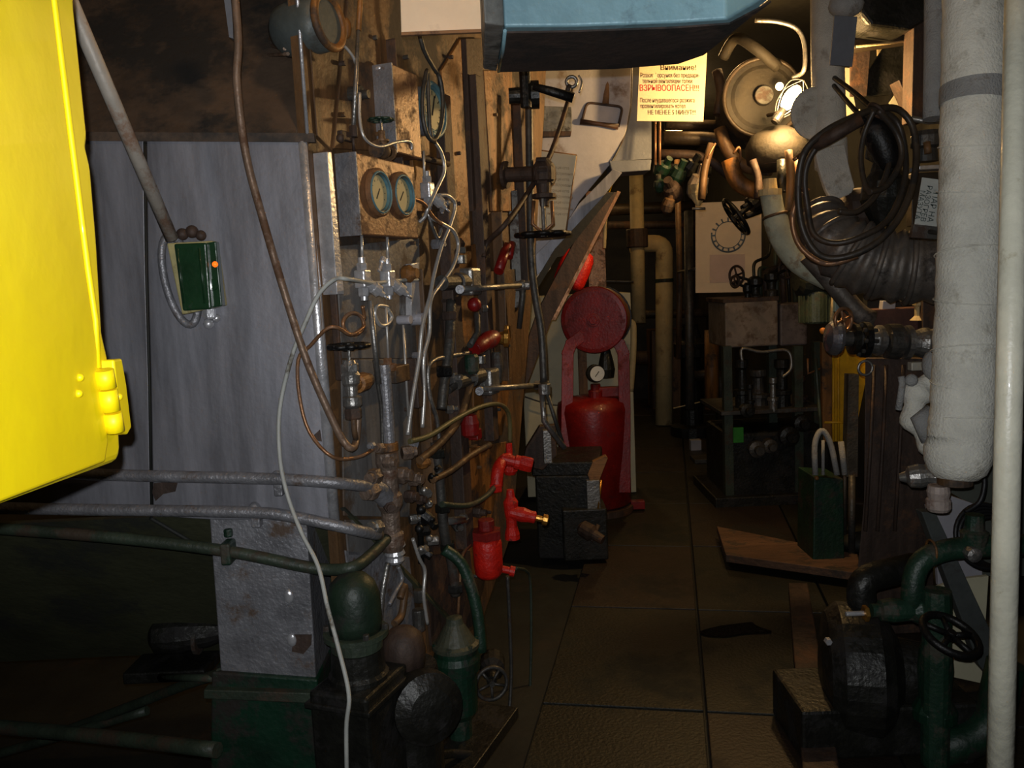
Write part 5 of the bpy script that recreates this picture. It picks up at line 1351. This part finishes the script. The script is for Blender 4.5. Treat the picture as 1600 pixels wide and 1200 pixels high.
# burner front pipes around the housing
for l, px, lab, m in [
    ([(1125, 200, 4.7), (1136, 235, 4.7), (1160, 262, 4.7), (1205, 265, 4.6)], 20, 'brown pipe curving under the big round drum', rustp),
    ([(1040, 195, 4.9), (1120, 196, 4.9)], 16, 'dull horizontal duct just under the warning notice', duct),
    ([(1036, 216, 4.9), (1110, 216, 4.9), (1135, 225, 4.9)], 22, 'wider dull duct below the one under the notice', duct),
    ([(1030, 240, 4.9), (1100, 242, 4.9), (1140, 275, 4.9)], 14, 'brownish pipe bending down beneath the wide dull duct', rustd),
    ([(1112, 225, 4.6), (1100, 265, 4.6), (1096, 312, 4.6)], 12, 'upright stained pipe right of the green fittings', rustp),
    ([(1140, 250, 4.5), (1150, 285, 4.5), (1180, 300, 4.5), (1202, 296, 4.4)], 26, 'thick rusty pipe sagging above the handwheel', rusto),
    ([(1176, 250, 4.3), (1186, 280, 4.3), (1184, 310, 4.3)], 12, 'short brown upright pipe over the handwheel', rustd),
    ([(1232, 235, 4.0), (1236, 280, 4.0), (1232, 330, 4.0)], 12, 'upright rusty pipe just right of the pale elbow', rustp),
    ([(1222, 250, 4.1), (1222, 300, 4.1)], 16, 'dark upright pipe over the pale elbow', oily),
    ([(1246, 250, 4.1), (1250, 290, 4.1), (1262, 300, 4.1)], 10, 'copper coloured stub lit by the bulb', copper),
    ([(1146, 240, 4.5), (1156, 226, 4.5), (1158, 250, 4.5), (1148, 262, 4.5)], 4, 'small bright wire loop below the round drum', copper),
    ([(1105, 248, 4.5), (1113, 232, 4.5), (1118, 224, 4.5)], 3, 'fine bright wire left of the wire loop', copper),
    ([(1120, 110, 4.7), (1128, 140, 4.7), (1122, 180, 4.7)], 16, 'dark pipe between notice and round drum', rustd),
    ([(1180, 240, 4.7), (1165, 210, 4.7), (1180, 180, 4.7)], 14, 'brown pipe rising against the big drum', rustd),
]:
    fpipe(lab, l, px, m)
for u, lab in [(1024, 'slim bright tube standing left of the dull duct, first'), (1031, 'slim bright tube standing left of the dull duct, second')]:
    fpipe(lab, [(u, 188, 4.7), (u, 258, 4.7)], 4, copper, 'tube', 'tube')
t = T('valve_group', 'group of small green valves below the dull ducts', 'valve', P(1050, 320, 4.8))
for i, (u, v, s, m) in enumerate([(1035, 265, .04, greend), (1058, 275, .045, greend), (1052, 300, .05, rustd), (1078, 262, .04, oily), (1090, 290, .055, greyt), (1044, 320, .035, rustp), (1030, 290, .03, greenv)]):
    A('valve_body', MB().lathe(P(u, v, 4.8), (V((rr.uniform(-.6, .6), -.4, rr.uniform(.3, 1)))), [(-s * 1.4, s * .5), (-s, s * .9), (0, s * 1.1), (s, s * .9), (s * 1.2, s * .5), (s * 2.2, s * .5)], 12), m, t)
A('manifold', MB().tube(PL([(1022, 262, 4.85), (1110, 268, 4.85)]), .03, 10), oily, t)
A('cone', MB().lathe(P(1091, 322, 4.75), Z_, [(0, .01), (.03, .03), (.07, .055), (.12, .055)], 12), creamp, t)
fpipe('small bracket shelf beside the cone fitting', [(1082, 326, 4.75), (1102, 326, 4.75)], 4, steel, 'shelf', 'shelf')

# ---------------------------------------------------------------- big lagged pipe, white pipe
dq = 2.55
t = T('lagged_pipe', 'thick upright pipe wrapped in white lagging cloth', 'pipe', P(1495, 745, dq))
cpts = [(1524, -90), (1524, 60), (1521, 200), (1518, 330), (1514, 450), (1509, 560), (1505, 640), (1500, 690)]
cp = spline([P(u, v, dq) for u, v in cpts], 10)
rs = [rad(95, cp[0]) * (1 + .014 * math.sin(i * 2.3) + .012 * math.sin(i * .7) + .008 * math.sin(i * 5.1)) for i in range(len(cp))]
tail = [(P(1497, 705, dq), 1.03), (P(1496, 722, dq), .98), (P(1495, 738, dq), .85), (P(1494, 748, dq), .62), (P(1494, 753, dq), .3)]
R0 = rad(97, cp[0])
A('lagging', MB().tube(cp + [p for p, _ in tail], rs + [R0 * k for _, k in tail], 28), lag, t)
nb = P(1522, 150, dq)
A('grey_wrap', MB().tube([P(1522, 132, dq), P(1522, 148, dq), P(1521, 164, dq)], [R0 * 1.0, R0 * 1.02, R0 * 1.0], 28, cap=False), lagg, t, 'darker grey wrap')
for v in (230, 300, 395, 470, 545, 600, 655):
    q = P(1526 - v * .032, v, dq)
    A('seam', MB().torus(q, V((.05, .22 if v % 2 else -.1, 1)), R0 * .992, .0022, 32, 6), lag, t)
A('red_base', MB().cyl(P(1492, 757, dq), Z_, .05, .03, 16), rustp, t)
A('coupling', MB().lathe(P(1466, 798, dq + .02), Z_, [(0, .03), (.01, .036), (.035, .036), (.04, .03), (.06, .034), (.08, .03)], 16), mat('pinkish_coupling', (158, 144, 136), .6, .1, (120, 96, 84), .4, 14, 0, .3, 60, .15), t)
t = T('side_valve', 'pale metal valve end sticking out under the lagged pipe', 'valve', P(1430, 745, 2.7))
A('body', MB().lathe(P(1405, 746, 2.75), (P(1480, 740, 2.7) - P(1405, 746, 2.75)), [(0, .012), (.02, .02), (.03, .035), (.06, .04), (.08, .036), (.1, .045), (.13, .045), (.17, .04)], 16), steel, t)
t = T('lagged_bend', 'torn white cloth bend bulging left of the thick lagged pipe', 'pipe', P(1440, 700, 2.95))
A('bend', MB().tube(spline(PL([(1475, 590, 2.95), (1440, 606, 2.95), (1428, 640, 2.95), (1445, 678, 2.95), (1475, 705, 2.9)]), 6), [.045 + .012 * math.sin(i) for i in range(25)], 16), lag, t)
A('inner', MB().tube(PL([(1455, 640, 2.85), (1440, 655, 2.85), (1450, 690, 2.85)]), [.022, .036, .022], 12), lagg, t)
A('clip', MB().tube(PL([(1408, 588, 2.9), (1410, 600, 2.9), (1404, 640, 2.92)]), .012, 8), lagg, t)
A('stub', MB().ball(P(1424, 594, 2.9), .022).ball(P(1462, 570, 2.9), .045, (1, 1, 1.3)), lagg, t)
wx = [P(1595, -140, 1.75), P(1577, 600, 1.75), P(1560, 1330, 1.75)]
t = T('stanchion_pipe', 'slim glossy white upright pipe nearest the viewer', 'pipe', wx[2])
A('pipe', MB().tube([wx[0], wx[1], wx[2]], rad(39, wx[1]), 24), whitep, t)
fpipe('thin grey upright pipe squeezed behind the white one', [(1572, -80, 2.6), (1562, 420, 2.6), (1556, 770, 2.6)], 10, lagg, 'pipe')
fpipe('pale crossing batten behind the white upright pipe', [(1545, 682, 2.7), (1640, 684, 2.7)], 20, greyp, 'batten', 'batten')
fpipe('rusty rail behind the white upright pipe', [(1540, 662, 2.8), (1640, 662, 2.8)], 12, rustp, 'rail', 'rail')
ONE('back_sheet', dbox(1535, 1680, 60, 660, 2.9, .03), lagg, 'grey sheeting behind the white upright pipe', 'panel')

# ---------------------------------------------------------------- lower right: boards, green valve, wheel, brace
t = T('sheathing', 'white painted sheet remains behind the green valve', 'panel', P(1490, 1060, 3.2))
A('board', dpoly([(1448, 790), (1475, 788), (1478, 772), (1530, 790), (1540, 1000), (1500, 905), (1466, 915), (1462, 850)], 3.25, .02, .002), greyp, t)
A('board', dpoly([(1444, 925), (1500, 905), (1545, 900), (1534, 1068), (1488, 1058), (1492, 1020), (1468, 990)], 3.2, .02, .002), creamw, t)
A('rust_stain', dpoly([(1450, 934), (1462, 928), (1478, 932), (1490, 940), (1476, 944), (1462, 952), (1450, 950)], 3.195, .004), mat('ochre_stain', (130, 100, 60), .8, 0, (160, 140, 110), .5, 30, 0, .1, 60, .2), t)
A('grey_sheet', dpoly([(1490, 690), (1620, 690), (1620, 900), (1530, 900), (1520, 790), (1486, 770)], 3.4, .02), mat('grey_green_sheet', (84, 88, 80), .6, 0, (60, 60, 54), .4, 5, 0, .1, 60, .15), t)
ONE('brace', dpoly([(1440, 800), (1462, 800), (1548, 985), (1548, 1060), (1530, 1040)], 3.0, .05, .004), mat('grey_brace', (72, 76, 74), .55, .1, (54, 46, 40), .4, 8, 0, .2, 60, .2), 'dark grey diagonal brace crossing the white sheets', 'brace')
dv = 2.75
t = T('green_pipe', 'green painted pipe bending down from behind the white pipe', 'pipe', P(1425, 960, dv))
A('run', MB().tube(bent(PL([(1650, 850, dv), (1480, 856, dv), (1428, 880, dv), (1424, 965, dv)]), .09), rad(34, P(1430, 900, dv)), 16), greenv, t)
A('nut', MB().lathe(P(1513, 862, dv - .04), -Y_, [(0, .02), (.02, .024), (.04, .024), (.045, .012)], 10), steel, t, 'bare steel nut')
A('cap', MB().lathe(P(1522, 850, dv), Z_, [(0, .04), (.04, .045), (.05, .03), (.1, .028)], 14), greenv, t)
A('rust_patch', MB().torus(P(1455, 861, dv), X_, .036, .004), rusto, t)
t = T('green_valve', 'green painted valve with a shiny tip pointing over the dark pump', 'valve', P(1420, 1020, dv))
A('body', MB().lathe(P(1470, 952, dv), -X_ + Z_ * .03, [(0, .04), (.02, .046), (.08, .046), (.1, .036), (.16, .04), (.2, .034), (.205, .022), (.23, .022)], 16), greenv, t)
A('brass_collar', MB().hexn(P(1356, 958, dv), -X_, .027, .014), brass, t)
A('tip', MB().cyl(P(1350, 958, dv), -X_, .008, .06, 10), silver_b, t)
A('lower_body', MB().lathe(P(1462, 1000, dv), -Z_, [(0, .03), (.03, .05), (.1, .055), (.2, .05), (.24, .07), (.27, .07)], 16), greend, t)
A('down_pipe', MB().cyl(V((P(1462, 1100, dv).x, P(1462, 1100, dv).y, 0)), Z_, .045, .6, 14), greenv, t)
wheel(t, P(1485, 992, dv - .22), V((.22, -.38, .9)), .082, .012, black, 5, .014)
t = T('cable_coil', 'coil of thick black cable behind the slim white pipe', 'cable', P(1540, 850, 2.95))
for i in range(5):
    A('loop', MB().torus(P(1540 + i * 3, 838 + i * 2, 2.9 + i * .012), V((.1, -1, .3)), .11 - .006 * i, .008, 32, 8), blackr, t)
A('lead', MB().tube(spline(PL([(1537, 735, 2.85), (1538, 760, 2.85), (1530, 785, 2.85), (1508, 800, 2.88)]), 5), .009, 8), blackr, t)
t = T('circulating_pump', 'large dark oily pump body low beside the gangway', 'pump', V((P(1380, 1100, 2.9).x, P(1380, 1100, 2.9).y, 0)))
q = P(1370, 1060, 2.9)
A('volute', MB().lathe(q + V((-.16, .1, 0)), V((1, -.25, 0)), [(0, .08), (.02, .2), (.06, .235), (.18, .235), (.22, .2), (.26, .12), (.4, .1)], 28), oily, t)
A('foot', MB().obox(V((q.x, q.y + .05, .09)), (X_, Y_, Z_), (.3, .16, .09), .012), oily, t)
A('cover_bolt', MB().hexn(P(1292, 1000, 2.75), -Y_, .012, .02), silver_b, t)
A('pipe', MB().tube(bent([q + V((0, .1, .15)), q + V((-.02, .1, .32)), q + V((.2, .15, .34))], .06), .05, 14), oily, t)
t = T('pump_casing', 'dark low pipework at the foot of the slim white pipe', 'pipe', V((P(1500, 1150, 2.8).x, P(1500, 1150, 2.8).y, 0)))
q = P(1500, 1150, 2.8)
A('elbow', MB().tube(bent([q + V((-.1, 0, -.05)), q + V((.1, 0, 0)), q + V((.15, 0, .25))], .1), .06, 14), greend, t)
A('support', MB().cyl(V((q.x, q.y, 0)), Z_, .05, q.z, 14), oily, t)
# plank
t_ = ONE('plank', MB().prism([G(1120, 822, .09), G(1340, 866, .09), G(1346, 896, .09), G(1134, 866, .09)], V((0, 0, -.045)), .004), mat('damp_plank', (92, 66, 48), .75, 0, (60, 50, 42), .45, 10, 0, .5, 60, .35, grain=(.15, 1, 1)), 'broken wooden plank lying across the edge of the gangway', 'plank')
ONE('bearer', MB().prism([G(1180, 845, .045), G(1320, 875, .045), G(1330, 893, .045), G(1186, 862, .045)], V((0, 0, -.045)), .004), rustd, 'dark bearer under the wooden plank', 'block')
ONE('step', MB().obox(V((G(1110, 720).x, G(1110, 720).y, .02)), (X_, Y_, Z_), (.16, .1, .018), .004), steeld, 'low dark step on the deck before the machine frame', 'step')
ONE('block', MB().obox(V((G(1100, 715).x, G(1100, 715).y + .35, .05)), (X_, Y_, Z_), (.05, .04, .05), .004), greyp, 'small pale block on the deck by the machine frame', 'block')
ONE('rag', MB().ball(V((G(1330, 870).x + .12, G(1330, 870).y + .1, .05)), .12, (1.2, .8, .5)), darkb, 'dark rag heap at the end of the wooden plank', 'rag')

# supports that carry the hanging runs
def hanger(lab, a, b, r=.006, m=None):
    ONE('hanger_rod', MB().tube([a, b], r, 8), m or steeld, lab, 'rod')
hanger('thin rod carrying the red float from the diagonal beam', P(918, 320, 5.3), P(935, 306, 4.78))
hanger('steel arm fixing the small lettered plate to the thick lagged pipe', P(1450, 362, 2.77), P(1500, 366, 2.62), .008)
hanger('short strut between the yellow panel and the deck', P(1320, 688, 5.12), V((P(1320, 688, 5.12).x, P(1320, 688, 5.12).y, 0)), .012)
hanger('stub bolting the notice board to the cream pipe side', P(1088, 420, 6.42), P(1060, 425, 8.0), .012)
hanger('grey stay holding the dark post by the yellow panel', P(1331, 742, 4.73), V((P(1331, 742, 4.73).x, P(1331, 742, 4.73).y, 0)), .02)
# studs scattered along the sheets of the casing side
k_ = 0
for u, v in [(530, 100), (580, 60), (640, 120), (700, 90), (735, 150), (770, 180), (712, 240), (745, 320), (700, 300), (780, 260), (630, 90), (585, 210), (775, 450), (790, 540), (740, 470), (752, 620), (775, 640), (745, 730), (760, 800), (738, 900), (560, 380), (640, 380), (545, 640), (545, 760), (632, 640), (800, 160), (800, 300), (690, 470), (690, 210), (530, 180)]:
    A('stud', MB().hexn(S(u, v, .004), N_, .007, .02), [rustd, steeld, rustp][k_ % 3], side)
    k_ += 1

# lamp fixtures put at the point lights; the far three are added fill
for i, (x, y, z, lab) in enumerate([(-.12, 1.72, 2.98, 'round ceiling lamp above the blank board'), (-.95, 3.3, 3.0, 'round ceiling lamp behind the boiler hood'), (1.25, 5.0, 2.95, 'added round ceiling lamp over the gangway by the machine frame'), (1.6, 7.9, 2.9, 'added round ceiling lamp over the far cream pipes'), (.6, 10.0, 2.8, 'added round ceiling lamp near the far wall')]):
    t = T('ceiling_lamp', lab, 'lamp', V((x, y, z + .04)))
    A('housing', MB().cyl(V((x, y, z + .07)), Z_, .09, 3.2 - z - .07, 20), steeld, t)
    A('lens', MB().lathe(V((x, y, z + .071)), -Z_, [(0, .08), (.01, .07)], 20), mat('lit_lens', (255, 190, 110), .4, emit=4, bump=0), t)
